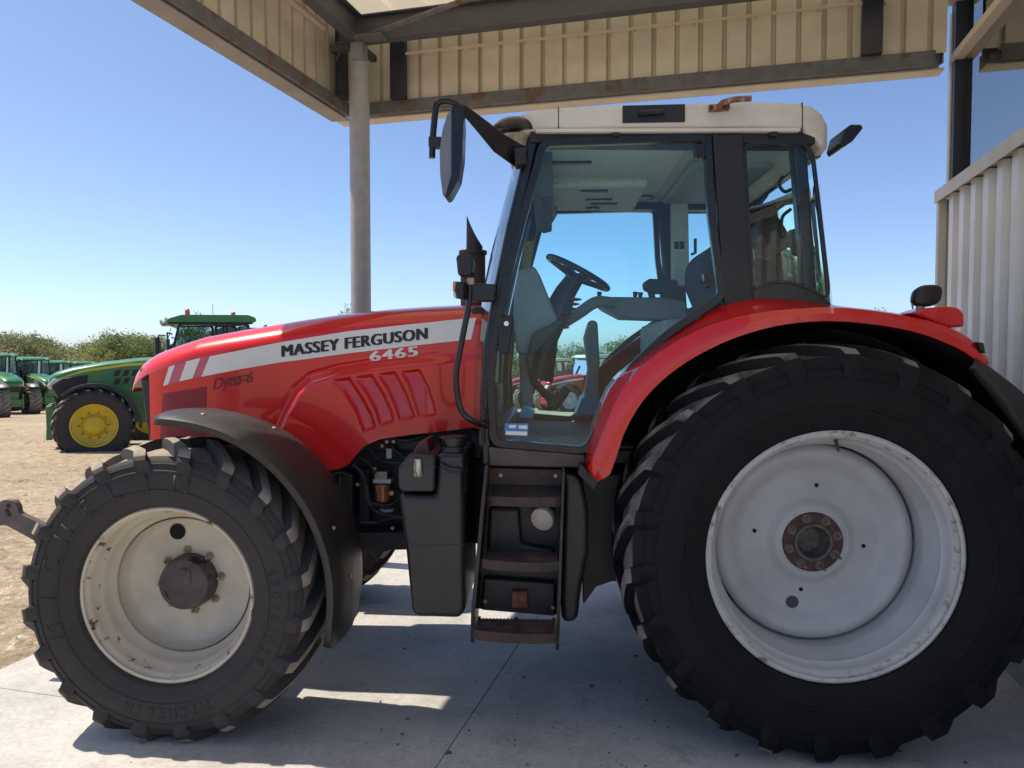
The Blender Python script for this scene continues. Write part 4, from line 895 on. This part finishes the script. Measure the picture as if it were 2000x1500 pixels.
# exhaust at the far front pillar
def exhaust():
    b, t = W(924, 640, .62), W(924, 494, .62); x, y = b[0], .62; r = .080
    mb = MB(); mb.lathe([(0, r), (t[2]-b[2]-.012, r), (t[2]-b[2]-.010, r+.010), (t[2]-b[2]+.012, r+.010), (t[2]-b[2]+.014, .05)], (x, y, b[2]), 28, 'z', True); e = mb.build('exhaust', RUSTK, tractor, smooth=40)
    V = []; n = 24; z0 = t[2]; z1 = W(918, 419, .62)[2]; xl, xr = W(911, 480, .62)[0], W(941, 480, .62)[0]; rr = (xr-xl)/2; xc = (xl+xr)/2
    for i in range(8):
        f = i/7
        for k in range(n):
            a = 2*math.pi*k/n; u = math.cos(a); tp = z0+(z1-z0)*(1-.80*((u+1)/2)**.8)
            V.append((xc+rr*u+(.004*f), y+rr*math.sin(a), z0-.01+(tp-z0)*f))
    mk('exhaust_tip', V, [(i*n+k, i*n+(k+1) % n, (i+1)*n+(k+1) % n, (i+1)*n+k) for i in range(7) for k in range(n)], mat('sooty pipe', (.025, .022, .022), .6, var=.4, scale=20), e, smooth=50, solid=.004)
exhaust()

# ================================================================== rear fenders
E1 = [(1166, 940), (1195, 920), (1213, 857), (1255, 782), (1320, 720), (1410, 669), (1510, 637), (1610, 626), (1710, 633), (1800, 651), (1880, 684), (1925, 718)]
E2 = [(1150, 918), (1176, 850), (1213, 768), (1278, 698), (1370, 643), (1470, 614), (1560, 604), (1640, 602), (1740, 613), (1830, 633), (1892, 662), (1930, 704)]
E3 = [(1139, 906), (1163, 832), (1195, 755), (1252, 702), (1340, 640), (1413, 597), (1475, 584), (1560, 588), (1640, 599), (1740, 611), (1830, 631), (1892, 660), (1930, 702)]
r1, r2, r3 = W3(E1, -1.0, 48), W3(E2, -.985, 48), W3(E3, -.83, 48)
r15 = (resample(r1, 60)*.45+resample(r2, 60)*.55); r15[:, 1] -= .012
r25 = (resample(r2, 60)*.5+resample(r3, 60)*.5); r25[:, 2] -= .006
r25b = resample(r2, 60)*.9+resample(r3, 60)*.1; r25b[:, 1] += .012
r4 = resample(r3, 60).copy(); r4[:, 1] = -.62; r0 = resample(r1, 60).copy(); r0[:, 1] += .03
fa, fb = rails('rear_fender', [r0, r1, r15, r2, r25b, r25, r3, r4], RED, tractor, 60, .006, True)
r1x = W3(E1+[(1985, 770), (2040, 830), (2085, 900), (2110, 980)], -1.0, 60); l0 = resample(r1x, 60).copy(); l0[:, 1] = -.992; l1 = l0.copy(); l1[:, 1] = -.48
c_ = np.array([RC[0], 0, RC[2]]); 
l0[:, [0, 2]] = c_[[0, 2]]+(l0[:, [0, 2]]-c_[[0, 2]])*1.0; l1[:, [0, 2]] = l0[:, [0, 2]]
for f, sg in ((fa, 1), (fb, -1)):
    a, b = l0.copy(), l1.copy(); a[:, 1] *= sg; b[:, 1] *= sg
    rails('fender_liner', [a, b], LINER, f, 60, .004)
    # wall closing the fender against the cab
    q = l1.copy(); q2 = l1.copy(); q2[:, [0, 2]] = c_[[0, 2]]+(q2[:, [0, 2]]-c_[[0, 2]])*.55; q[:, 1] = q2[:, 1] = -.47*sg; rails('inner_wall', [q, q2], LINER, f, 60, .006)
    fl = [W3([(1905, 700), (1945, 728), (2000, 772), (2050, 830)], -1.0, 24), W3([(1900, 712), (1935, 745), (1985, 800), (2030, 860)], -1.03, 24), W3([(1890, 720), (1925, 760), (1972, 824), (2005, 868)], -1.02, 24)]
    i0 = fl[0].copy(); i0[:, 1] = -.55; fl = [i0]+fl
    for z in fl: z[:, 1] *= sg
    rails('mud_flap', fl, FEND, f, 30, .008)
# lamps on the fender
pris('tail_lamp', [(1766, 613), (1795, 603), (1838, 600), (1858, 603), (1867, 615), (1868, 640), (1830, 640)], -.86, -.93, -.75, RED, .014, parent=fa, mirror=False)
mb = MB(); c0 = W(1809, 578, -.86); V = []; n = 24
for i, (d, s) in enumerate(((-.03, .80), (-.02, .97), (0, 1), (.03, .9), (.06, .55), (.07, .2))):
    for k in range(n):
        a = 2*math.pi*k/n; cx_, sx_ = math.cos(a), math.sin(a)
        V.append((c0[0]+.058*s*math.copysign(abs(cx_)**.75, cx_)+.012*sx_, c0[1]+d, c0[2]+.048*s*math.copysign(abs(sx_)**.75, sx_)))
F = [(i*n+k, i*n+(k+1) % n, (i+1)*n+(k+1) % n, (i+1)*n+k) for i in range(5) for k in range(n)]+[tuple(range(n)), tuple(range(5*n, 6*n))]
mk('fender_work_lamp', V, F, BLK, fa, smooth=50)
mb = MB(); mb.tube([W(1798, 595, -.86), W(1797, 606, -.86)], .018, 10); mb.tube(smoothline([W(1790, 578, -.85), W(1782, 590, -.85), W(1783, 604, -.85)], 12), .004, 6); mb.build('lamp_stalk', GALV, fa, smooth=40)
pris('reflector', [(1906, 668), (1916, 670), (1920, 690), (1910, 686)], -1.0, -1.02, -.98, BLK, .003, parent=fa, mirror=False)
pris('fender_corner', [(1134, 905), (1170, 938), (1160, 958), (1128, 925)], -.93, -.94, -.70, BLK, .004)

# ================================================================== tank, tool box, steps
YT = -.98
tank = pris('fuel_tank', [(777, 964), (851, 968), (855, 900), (880, 915), (904, 913), (908, 1190), (900, 1209), (808, 1206), (803, 1190), (792, 1080)], YT, -.98, -.42, TANK, .028, mirror=False, seg=4)
pris('tank_shoulder', [(848, 968), (853, 886), (905, 886), (910, 970)], -.95, -.945, -.45, TANK, .02, mirror=False, parent=tank)
pris('tool_box_lid', [(778, 914), (800, 886), (851, 890), (849, 960), (786, 960), (778, 950)], YT, -.995, -.55, TANK, .016, mirror=False, seg=4, parent=tank)
pris('box_seam', [(783, 909), (850, 911), (850, 913), (782, 911)], -1.0, -.9965, -.7, INK, 0, mirror=False, parent=tank)
pris('tank_seam', [(794, 1063), (906, 1064), (906, 1065.2), (794, 1064.2)], -.985, -.9815, -.7, INK, 0, mirror=False, parent=tank)
pris('latch_plate', [(810, 897), (822, 897), (824, 930), (809, 930)], -1.0, -1.006, -.99, mat('latch steel', (.45, .43, .38), .35, metal=.8, var=.3, scale=60), .002, mirror=False, parent=tank)
mb = MB(); mb.tube([W(811, 900, -1.01), W(809, 915, -1.012), W(813, 932, -1.012), W(819, 932, -1.012), W(822, 915, -1.012), W(821, 900, -1.01)], .0035, 6); mb.build('latch_wire', STEEL, tank, smooth=40)
fc = W(884, 880, -.86)
mb = MB(); mb.lathe([(-.10, .075), (-.04, .066), (.0, .052), (.03, .050)], fc, 28, 'z', True); mb.build('filler_neck', TANK, tank, smooth=40)
mb = MB(); mb.lathe([(.02, .056), (.03, .060), (.06, .060), (.066, .054), (.068, .02)], fc, 14, 'z', True); mb.build('filler_cap', BLKS, tank, bevel=.003)
pris('battery_cover', [(806, 886), (820, 862), (836, 856), (842, 886)], -.85, -.88, -.70, mat('dull red cover', (.09, .02, .025), .5), .01, mirror=False, parent=tank)
pris('step_panel', [(942, 905), (1102, 908), (1092, 1202), (932, 1190)], -.78, -.78, -.62, BLK, .01, mirror=False)
pris('panel_bulge', [(955, 990), (1015, 990), (1020, 1060), (1085, 1070), (1085, 1100), (950, 1095)], -.80, -.82, -.76, BLK, .02, mirror=False)
pris('panel_lower', [(945, 1125), (1085, 1135), (1085, 1200), (940, 1188)], -.80, -.83, -.76, BLK, .012, mirror=False)
pris('step_pad', [(1000, 1152), (1030, 1152), (1030, 1184), (1000, 1184)], -.84, -.865, -.81, RUST, .004, mirror=False)
pris('step_header', [(955, 912), (1098, 916), (1098, 948), (953, 944)], -.80, -.83, -.77, RUSTK, .004, mirror=False)
for a, b in ((978, 928), (1085, 929), (948, 1174), (1080, 1186)):
    mb = MB(); mb.lathe([(-.008, .009), (0, .010)], W(a, b, -.83), 8, 'y', True); mb.build('panel_bolt', STEEL, tractor)
pris('ladder_side', [(950, 905), (955, 905), (930, 1190), (928, 1248), (921, 1245), (922, 1190), (943, 960)], -.95, -1.0, -.80, BLKS, .002, mirror=False)
pris('ladder_side', [(1098, 918), (1103, 918), (1094, 1200), (1091, 1262), (1085, 1260), (1087, 1200)], -.95, -1.0, -.80, BLKS, .002, mirror=False)
def tread(L0, R0, yo, yi, name='step_tread'):
    a, b = W(*L0, yo), W(*R0, yo); x0, x1 = a[0], b[0]; z = (a[2]+b[2])/2; dz = (b[2]-a[2])*.35; n = 14
    mb = MB(); V = []
    arc = [(x0+(x1-x0)*t, yo-.03*math.sin(math.pi*min(max((t), 0), 1))**.6) for t in np.linspace(0, 1, n)]
    for hgt in (0, -.042):
        for t in (0, .012): V += [(x, y+t, z+dz*(2*(x-x0)/(x1-x0)-1)+hgt) for x, y in arc]
    for i in range(n-1):
        pass
    F = []
    for i in range(n-1): F += [(i, i+1, n+i+1, n+i), (2*n+i, 3*n+i, 3*n+i+1, 2*n+i+1), (i, 2*n+i, 2*n+i+1, i+1), (n+i, n+i+1, 3*n+i+1, 3*n+i)]
    F += [(0, n, 3*n, 2*n), (n-1, 3*n-1, 4*n-1, 2*n-1)]
    mb.add(V, F); o = mb.build(name, RUSTK, tractor, bevel=.002)
    w_ = x1-x0; D = yi-yo
    for k in range(4):
        y = yo+.025+(D-.02)*k/4; mb = MB()
        mb.box(((x0+x1)/2, y, z-.012), (w_*.97, .010, .024)); mb.build('tread_bar', RUSTK, o, bevel=.002)
        mb = MB()
        for q in range(22): mb.box((x0+w_*(q+.8)/22.6, y, z+.001), (.006, .012, .004))
        mb.build('tread_teeth', RUSTK, o)
    mb = MB(); mb.box(((x0+x1)/2, yo+D/2, z-.010), (.014, D*.95, .022)); mb.box((x0+.01, yo+D/2, z-.012), (.012, D, .024)); mb.box((x1-.01, yo+D/2, z-.012), (.012, D, .024)); mb.build('tread_web', RUSTK, o, bevel=.002)
tread((952, 968), (1097, 970), -.95, -.83); tread((942, 1091), (1092, 1098), -1.0, -.84); tread((925, 1228), (1087, 1238), -1.06, -.88)
mb = MB(); c0 = W(1060, 1013, -.86); rot = Matrix.Rotation(R(-20), 4, 'Z') @ Matrix.Rotation(R(15), 4, 'X')
mb.lathe([(-.022, .001), (-.020, .03), (-.012, .052), (.0, .056), (.03, .05)], (0, 0, 0), 28, 'y', True); mb.V = [tuple(rot @ Vector(v)+Vector(c0)) for v in mb.V]; mb.build('step_lamp', REFL, tractor, smooth=40)
pris('side_guard', [(1100, 925), (1138, 938), (1150, 1000), (1150, 1080), (1136, 1150), (1128, 1216), (1098, 1219), (1095, 1180)], -.95, -.95, -.55, BLK, .03, mirror=False, seg=4)
pris('guard_panel', [(1136, 930), (1225, 925), (1225, 1135), (1195, 1136), (1165, 1146), (1142, 1178), (1138, 1180)], -.66, -.66, -.42, BLK, .015, mirror=False)
# ================================================================== tractors parked in the yard
GRN = mat('green paint', (.028, .19, .05), .3, coat=.4, var=.08, scale=3, dirt=(.13, .13, .08), damt=.25, dscale=3, dcut=.55)
YELW = mat('yellow wheel paint', (.62, .44, .012), .4, var=.08, scale=4, dirt=(.35, .25, .09), damt=.4, dscale=6, dcut=.55)
RED2 = mat('yard red paint', (.42, .014, .02), .35, coat=.3, var=.06, scale=3)
SILV = mat('plain grey paint', (.42, .43, .43), .45, var=.08, scale=4)
RTOP = mat('pale roof paint', (.55, .55, .52), .5, var=.05, scale=3)
GLS3 = glass('parked cab glass', (.55, .72, .76))
def parked(kind):
    green = kind == 'green'
    body, rimm, roofm = (GRN, YELW, GRN) if green else (RED2, SILV, RTOP)
    t = bpy.data.objects.new('parked_tractor', None); link(t); t.empty_display_size = .3
    def wheel(name, x, y, Rr, Wd, rim):
        sg = -1 if y < 0 else 1
        mb = MB(); f = y+sg*Wd*.30
        mb.lathe([(f+sg*.02, rim*.97), (f-sg*.0, rim*.80), (f-sg*.02, rim*.74), (f-sg*.03, rim*.55), (f-sg*.01, rim*.52), (f+sg*.05, rim*.42), (f+sg*.07, rim*.34), (f+sg*.07, .005)], (x, 0, Rr-.03), 40)
        wh = mb.build(name, rimm, t, smooth=40)
        V, F, fm = tyre_mesh((x, y, Rr-.03), Wd, Wd*.92, rim, Rr-.05, .048, 20, None, phase=.1, seg=56, span=.3)
        mk('tyre', V, F, [RUB, TREAD], wh, smooth=32, fm=fm)
        mb = MB(); mb.lathe([(y+sg*Wd*.46, rim*.97), (y+sg*Wd*.475, rim*1.03), (y+sg*Wd*.455, rim*1.03), (y+sg*Wd*.42, rim*.96), (y+sg*Wd*.28, rim*.94), (y-sg*Wd*.3, rim*.94)], (x, 0, Rr-.03), 40); mb.build('rim', rimm, wh, smooth=40)
        for k in range(10):
            a = 2*math.pi*k/10; c = (x+rim*.62*math.cos(a), f-sg*.025, Rr-.03+rim*.62*math.sin(a))
            mb = MB(); mb.lathe([(0, .016), (sg*.02, .014)], c, 6, 'y', True); mb.build('wheel_nut', INK, wh)
    for s in (-1, 1):
        wheel('front_wheel', -2.85, s*.95, .77, .60, .43); wheel('rear_wheel', 0, s*.97, .95, .66, .52)
    # bonnet
    st = [(-3.66, 1.50, 1.68, .30), (-3.62, 1.40, 1.76, .37), (-3.50, 1.30, 1.84, .41), (-3.2, 1.22, 1.93, .44), (-2.6, 1.22, 2.03, .46), (-2.0, 1.22, 2.09, .47), (-1.45, 1.22, 2.12, .47)]
    if not green: st = [(x, b-.08, tp-.10, hw) for x, b, tp, hw in st]
    V = []; n = 24
    for x, b, tp, hw in st:
        for k in range(n):
            a = k/(n-1)
            if a < .38: V.append((x, -hw, b+(tp-.12-b)*a/.38))
            elif a > .62: V.append((x, hw, b+(tp-.12-b)*(1-a)/.38))
            else:
                q = (a-.38)/.24*math.pi; V.append((x, -hw*math.copysign(abs(math.cos(q))**.5, math.cos(q)), tp-.12+.12*math.sin(q)**.7))
    F = [(i*n+j, (i+1)*n+j, (i+1)*n+j+1, i*n+j+1) for i in range(len(st)-1) for j in range(n-1)]+[tuple(range(n))]
    hd = mk('bonnet', V, F, body, t, smooth=45)
    for s in (-1, 1):
        yy = s*.472
        if green:
            mb = MB(); mb.prism([(-3.50, 1.69), (-3.0, 1.82), (-2.2, 1.925), (-1.5, 1.96), (-1.5, 2.005), (-2.2, 1.98), (-3.0, 1.87)], yy-.004, yy+.004); mb.build('yellow_stripe', mat('yellow decal', (.65, .55, .05), .4), hd)
            mb = MB(); mb.prism([(-3.60, 1.56), (-3.40, 1.70), (-2.92, 1.76), (-3.0, 1.34), (-3.2, 1.06), (-3.36, 1.06)], s*.40, s*.468); mb.build('side_grille', BLK, hd, bevel=.01)
            for i in range(3):
                for j in range(2):
                    x0 = -2.45+i*.17+j*.0; z0 = 1.54+j*.17
                    mb = MB(); mb.prism([(x0, z0), (x0+.11, z0+.01), (x0+.15, z0+.14), (x0+.045, z0+.13)], yy-.006, yy+.006); mb.build('vent', BLK, hd)
        else:
            mb = MB(); mb.prism([(-3.45, 1.50), (-2.5, 1.66), (-1.5, 1.74), (-1.5, 1.83), (-2.5, 1.76), (-3.40, 1.60)], yy-.004, yy+.004); mb.build('white_stripe', WHT, hd)
            mb = MB(); mb.prism([(-3.72, 1.30), (-3.35, 1.42), (-3.35, 1.06), (-3.6, 1.0)], s*.38, s*.455); mb.build('side_grille', BLK, hd, bevel=.01)
        mb = MB(); mb.prism([(-3.68, 1.54), (-3.56, 1.70), (-3.34, 1.70), (-3.60, 1.48)] if green else [(-3.79, 1.34), (-3.66, 1.52), (-3.5, 1.52), (-3.70, 1.30)], s*.20, s*.43); mb.build('headlight', LENS, hd, bevel=.02)
    mb = MB(); mb.prism([(-3.65, 1.56), (-3.58, 1.54), (-3.36, .98), (-3.46, .95)], -.34, .34); mb.build('front_grille', BLK, t, bevel=.02)
    mb = MB(); mb.box((-2.4, 0, .95), (2.3, .50, .55)); mb.box((-.7, 0, .9), (1.6, .6, .6)); mb.lathe([(-.9, .12), (.9, .12)], (-2.85, 0, .66), 16, 'y', True); mb.lathe([(-.9, .14), (.9, .14)], (0, 0, .92), 16, 'y', True); mb.build('chassis', body if green else ENG, t, bevel=.02)
    mb = MB(); mb.box((-3.45, 0, .70), (.5, .70, .36)); mb.prism([(-3.74, .42), (-3.62, .42), (-3.58, .70), (-3.52, 1.0), (-3.60, 1.16), (-3.72, 1.12), (-3.72, .7)], -.40, -.32); mb.prism([(-3.74, .42), (-3.62, .42), (-3.58, .70), (-3.52, 1.0), (-3.60, 1.16), (-3.72, 1.12), (-3.72, .7)], .32, .40); mb.build('front_hitch', body, t, bevel=.02)
    # fenders
    for s in (-1, 1):
        for (nm, cx, cz, r, w0, w1, a0, a1, m) in (('front_fender', -2.85, .72, .86, .68, 1.22, 130, -5, FEND), ('rear_fender', 0, .92, 1.08, .50, 1.08, 165, 25, body)):
            ang = [R(q) for q in np.linspace(a0, a1, 22)]; V = []
            for y, dr in ((w0, 0), (w1-.03, .012), (w1, -.035)):
                V += [(cx+(r+dr)*math.cos(a), s*y, cz+(r+dr)*math.sin(a)) for a in ang]
            mk(nm, V, [(i*22+j, i*22+j+1, (i+1)*22+j+1, (i+1)*22+j) for i in range(2) for j in range(21)], m, t, smooth=40, solid=.02)
    # cab
    zb, zt = 1.25, 2.80
    door = [(-1.32, 2.05), (-1.12, zt), (-.28, zt), (-.22, 1.9), (-.72, 1.36), (-.95, zb), (-1.28, zb)]
    quar = [(-.16, zt), (.26, zt-.02), (.36, 1.98), (-.10, 1.98)]
    for s in (-1, 1):
        for nm, P in (('door', door), ('quarter_window', quar)):
            I = round_poly(P, .05, 4); O = offset_poly(I, .055); mb = MB(); mb.ring(I, O, s*.80, s*.86); f = mb.build(nm, BLKS, t, bevel=.006)
            mk('window_pane', [(p[0], s*.83, p[1]) for p in I], [tuple(range(len(I)))], GLS3, f)
    for nm, xa_, xb_ in (('windscreen', -1.40, -1.17), ('rear_window', .42, .32)):
        mk(nm, [(xa_, -.80, 1.95), (xa_, .80, 1.95), (xb_, .80, zt), (xb_, -.80, zt)], [(0, 1, 2, 3)], GLS3, t)
    mb = MB(); mb.box((-.45, 0, 1.25), (1.6, 1.5, .12)); mb.box((.25, 0, 1.62), (.3, 1.5, .7)); mb.prism([(-1.40, 1.2), (-1.34, 1.2), (-1.34, 1.98), (-1.40, 1.98)], -.80, .80); mb.build('cab_tub', BLK, t, bevel=.01)
    mb = MB(); mb.box((-.15, 0, 1.62), (.5, .52, .14)); mb.box((.10, 0, 1.95), (.14, .5, .6)); mb.build('seat', SEAT, t, bevel=.04)
    mb = MB(); mb.tube([(-1.15, 0, 1.4), (-.85, 0, 2.0)], .05, 8); mb.tube([(-.85+.19*math.cos(a)*.55, .19*math.sin(a), 2.0-.19*math.cos(a)*.8*.4) for a in np.linspace(0, 6.283, 20)], .015, 6); mb.build('steering_wheel', BLKS, t, smooth=40)
    mb = MB(); mb.prism(round_poly([(-1.42, 2.86), (-1.36, 2.94), (-1.1, 3.02), (.30, 3.02), (.46, 2.95), (.46, 2.86)], .05, 4), -.88, .88); rf = mb.build('roof', roofm, t, bevel=.05, seg=3)
    mb = MB(); mb.prism([(-1.36, zt+.02), (.40, zt+.02), (.40, 2.88), (-1.40, 2.88)], -.84, .84); mb.build('roof_band', BLKS, t, bevel=.01)
    for s in (-1, 1):
        for x in (-1.40, .44):
            mb = MB(); mb.lathe([(-.03, .06), (.03, .065), (.035, .02)], (x, s*.66, 2.92), 14, 'x', True); mb.build('roof_lamp', LENS, rf, smooth=40)
        mb = MB(); mb.tube([(-1.3, s*.86, 2.60), (-1.42, s*1.15, 2.62), (-1.42, s*1.22, 2.50)], .018, 8); mb.build('mirror_arm', BLKS, t, smooth=40)
        mb = MB(); mb.box((-1.42, s*1.22, 2.28), (.07, .22, .42)); mb.build('mirror', BLK, t, bevel=.02)
        mb = MB(); mb.lathe([(0, .05), (.06, .055), (.13, .05), (.15, .03)], (-.95 if s < 0 else .2, s*.6, 3.015), 14, 'z', True); mb.build('beacon', mat('orange beacon', (.75, .10, .03), .25, coat=.5), rf, smooth=40)
        mb = MB(); mb.box((-1.0, s*.86, .80), (.42, .34, .72)); mb.build('fuel_tank' if s < 0 else 'tool_box', BLK, t, bevel=.05)
        for k in range(3):
            mb = MB(); mb.box((-.70, s*(.98-.05*k), .55+.27*k), (.32, .22, .04)); mb.build('step', BLK, t, bevel=.006)
    mb = MB(); mb.tube([(-1.50, .62, 1.5), (-1.50, .62, 2.55)], .06, 14); mb.build('exhaust', BLKS, t, smooth=40)
    mb = MB(); mb.tube([(-.3, .3, 3.01), (-.3, .3, 3.32)], .006, 6); mb.build('antenna', INK, t)
    return t
def put(t, px, Zc, a, local, label, group, s=1.0):
    # set the tractor so that its local point stands at the given place in the yard
    rz = R(a)+YAW; x, y = G(px, Zc); c_, s_ = math.cos(rz)*s, math.sin(rz)*s
    ox, oy = x-(local[0]*c_-local[1]*s_), y-(local[0]*s_+local[1]*c_)
    zs_ = [float(yard_z(ox+lx*c_, oy+lx*s_)) for lx in (-2.85, 0)]
    t.location = (ox, oy, zs_[1]); t.rotation_euler = (0, math.atan2(zs_[1]-zs_[0], 2.85*s)*1.0, rz); t.scale = (s, s, s)
    tag(t, label, 'tractor', group)
gt = parked('green')
put(gt, 183, 15.4, 29, (-2.85, -1.2), 'green tractor with yellow wheel rims parked just off the concrete', 'parked green tractors')
put(copy_tree(gt), 488, 21.0, 24, (-.4, -.6), 'green tractor mostly hidden behind another cab and the red bonnet', 'parked green tractors')
ROWL = 'green tractor with orange beacons standing in the far row before the trees'
for px, Zc, a, s in ((28, 36, 140, 1.0), (104, 42, 144, 1.0), (150, 49, 146, 1.0), (200, 57, 148, 1.06), (-44, 31, 138, 1.0)):
    put(copy_tree(gt), px, Zc, a, (-3.8, 0), ROWL, 'far row of green tractors', s)
rt = parked('red')
put(rt, 1058, 39, 28, (-3.8, 0), 'red tractor with white stripe seen through the cab windows', 'far red tractors')
REDL = 'red tractor with pale roof standing far off beyond the cab windows'
for px, Zc in ((985, 45), (1130, 47), (1190, 55)):
    put(copy_tree(rt), px, Zc, 28, (-3.8, 0), REDL, 'far red tractors')

# ================================================================== trees
def leaf(name, col):
    m = mat(name, col, .6, var=.35, scale=9, spec=.3); n = m.node_tree.nodes; L = m.node_tree.links; b = n['Principled BSDF']
    t = n.new('ShaderNodeBsdfTranslucent'); src = b.inputs['Base Color'].links[0].from_socket; L.new(src, t.inputs[0])
    mx = n.new('ShaderNodeMixShader'); mx.inputs[0].default_value = .45; L.new(b.outputs[0], mx.inputs[1]); L.new(t.outputs[0], mx.inputs[2]); L.new(mx.outputs[0], n['Material Output'].inputs[0]); return m
LEAF = [leaf('leaf olive', (.24, .26, .12)), leaf('leaf green', (.17, .22, .085)), leaf('leaf light', (.30, .33, .12))]
BARK = mat('bark', (.10, .08, .06), .9, var=.3, scale=12, bump=.5, bscale=30)
def crown_mesh(k, nl=7000):
    r = np.random.default_rng(40+k); cl = []
    for i in range(46):
        a = r.uniform(0, 6.283); h = r.uniform(.12, 1.0); rad = (.52 if k % 2 else .62)*math.sin(math.pi*(.12+.80*h))**.7*r.uniform(.35, 1.0)
        cl.append((rad*math.cos(a), rad*math.sin(a), .10+h*.84, r.uniform(.10, .21)))
    V, F = [], []
    for i in range(nl):
        c = cl[r.integers(len(cl))]; d = r.normal(0, 1, 3); d /= np.linalg.norm(d); q = np.array(c[:3])+d*c[3]*r.uniform(.35, .98)
        u = r.normal(0, 1, 3); u /= np.linalg.norm(u); v = np.cross(u, d+r.normal(0, .5, 3)); v /= np.linalg.norm(v)+1e-6; s = r.uniform(.010, .024); j = len(V)
        V += [q-u*s, q+v*s*.55, q+u*s, q-v*s*.55]; F.append((j, j+1, j+2, j+3))
    me = bpy.data.meshes.new('crown'); me.from_pydata([tuple(v) for v in V], [], F); me.materials.append(LEAF[k % 3]); return me
def trunk_mesh(k):
    r = np.random.default_rng(90+k); mb = MB()
    mb.tube([(0, 0, -.02), (.01, 0, .2), (-.01, .01, .45), (.02, 0, .75)], [.035, .026, .018, .005], 8)
    for i in range(6):
        a = r.uniform(0, 6.28); h = r.uniform(.15, .5); mb.tube([(0, 0, h), (.2*math.cos(a), .2*math.sin(a), h+.18), (.36*math.cos(a), .36*math.sin(a), h+.34)], [.014, .009, .003], 6)
    me = bpy.data.meshes.new('trunk'); me.from_pydata(mb.V, [], mb.F); me.materials.append(BARK); return me
CR = [crown_mesh(k) for k in range(5)]; TR = [trunk_mesh(k) for k in range(3)]
TL = ['olive green bushy tree in the belt beyond the yard', 'mid green leafy tree in the belt beyond the yard', 'pale green leafy tree in the belt beyond the yard']
def tree(px, Zc, ytop, k, wide=1.0, label=None):
    x, y = G(px, Zc); z = float(yard_z(x, y)); top = CAM[2]+Zc*(690.6-ytop)/FOC; h = max(2.5, top-z)/1.12
    t = thing('tree', label or TL[(k % 5) % 3], 'tree', (x, y, z), rng.uniform(0, 6.28), None if label else 'trees beyond the yard')
    t.scale = (h*wide, h*wide, h)
    for nm, me in (('crown', CR[k % 5]), ('trunk', TR[k % 3])):
        link(bpy.data.objects.new(nm, me), t)
L_ = [(-150, 72, 640, 0), (-90, 76, 648, 1), (-35, 74, 642, 3), (12, 70, 640, 0), (48, 73, 637, 3), (80, 78, 646, 0), (112, 92, 662, 1), (142, 98, 664, 1), (168, 95, 666, 2), (190, 78, 655, 3), (222, 74, 643, 0), (258, 72, 637, 4), (290, 76, 642, 0), (330, 80, 650, 1), (30, 88, 655, 1), (130, 82, 676, 2), (160, 80, 678, 2), (240, 84, 650, 1), (205, 70, 664, 2)]
for a in L_: tree(*a, wide=1.15 if a[3] != 3 else .95)
tree(384, 80, 598, 1, .5, 'tall slender tree rising behind the roof of the green tractor'); tree(678, 74, 587, 2, .55, 'slender leafy tree showing beside the grey canopy column'); tree(1712, 66, 598, 2, .7, 'tree whose tip shows above the red rear fender')
for i in range(24):
    px = 420+i*72+rng.uniform(-20, 20)
    if abs(px-1712) > 60: tree(px, rng.uniform(78, 100), rng.uniform(652, 668), int(rng.integers(5)), 1.2)
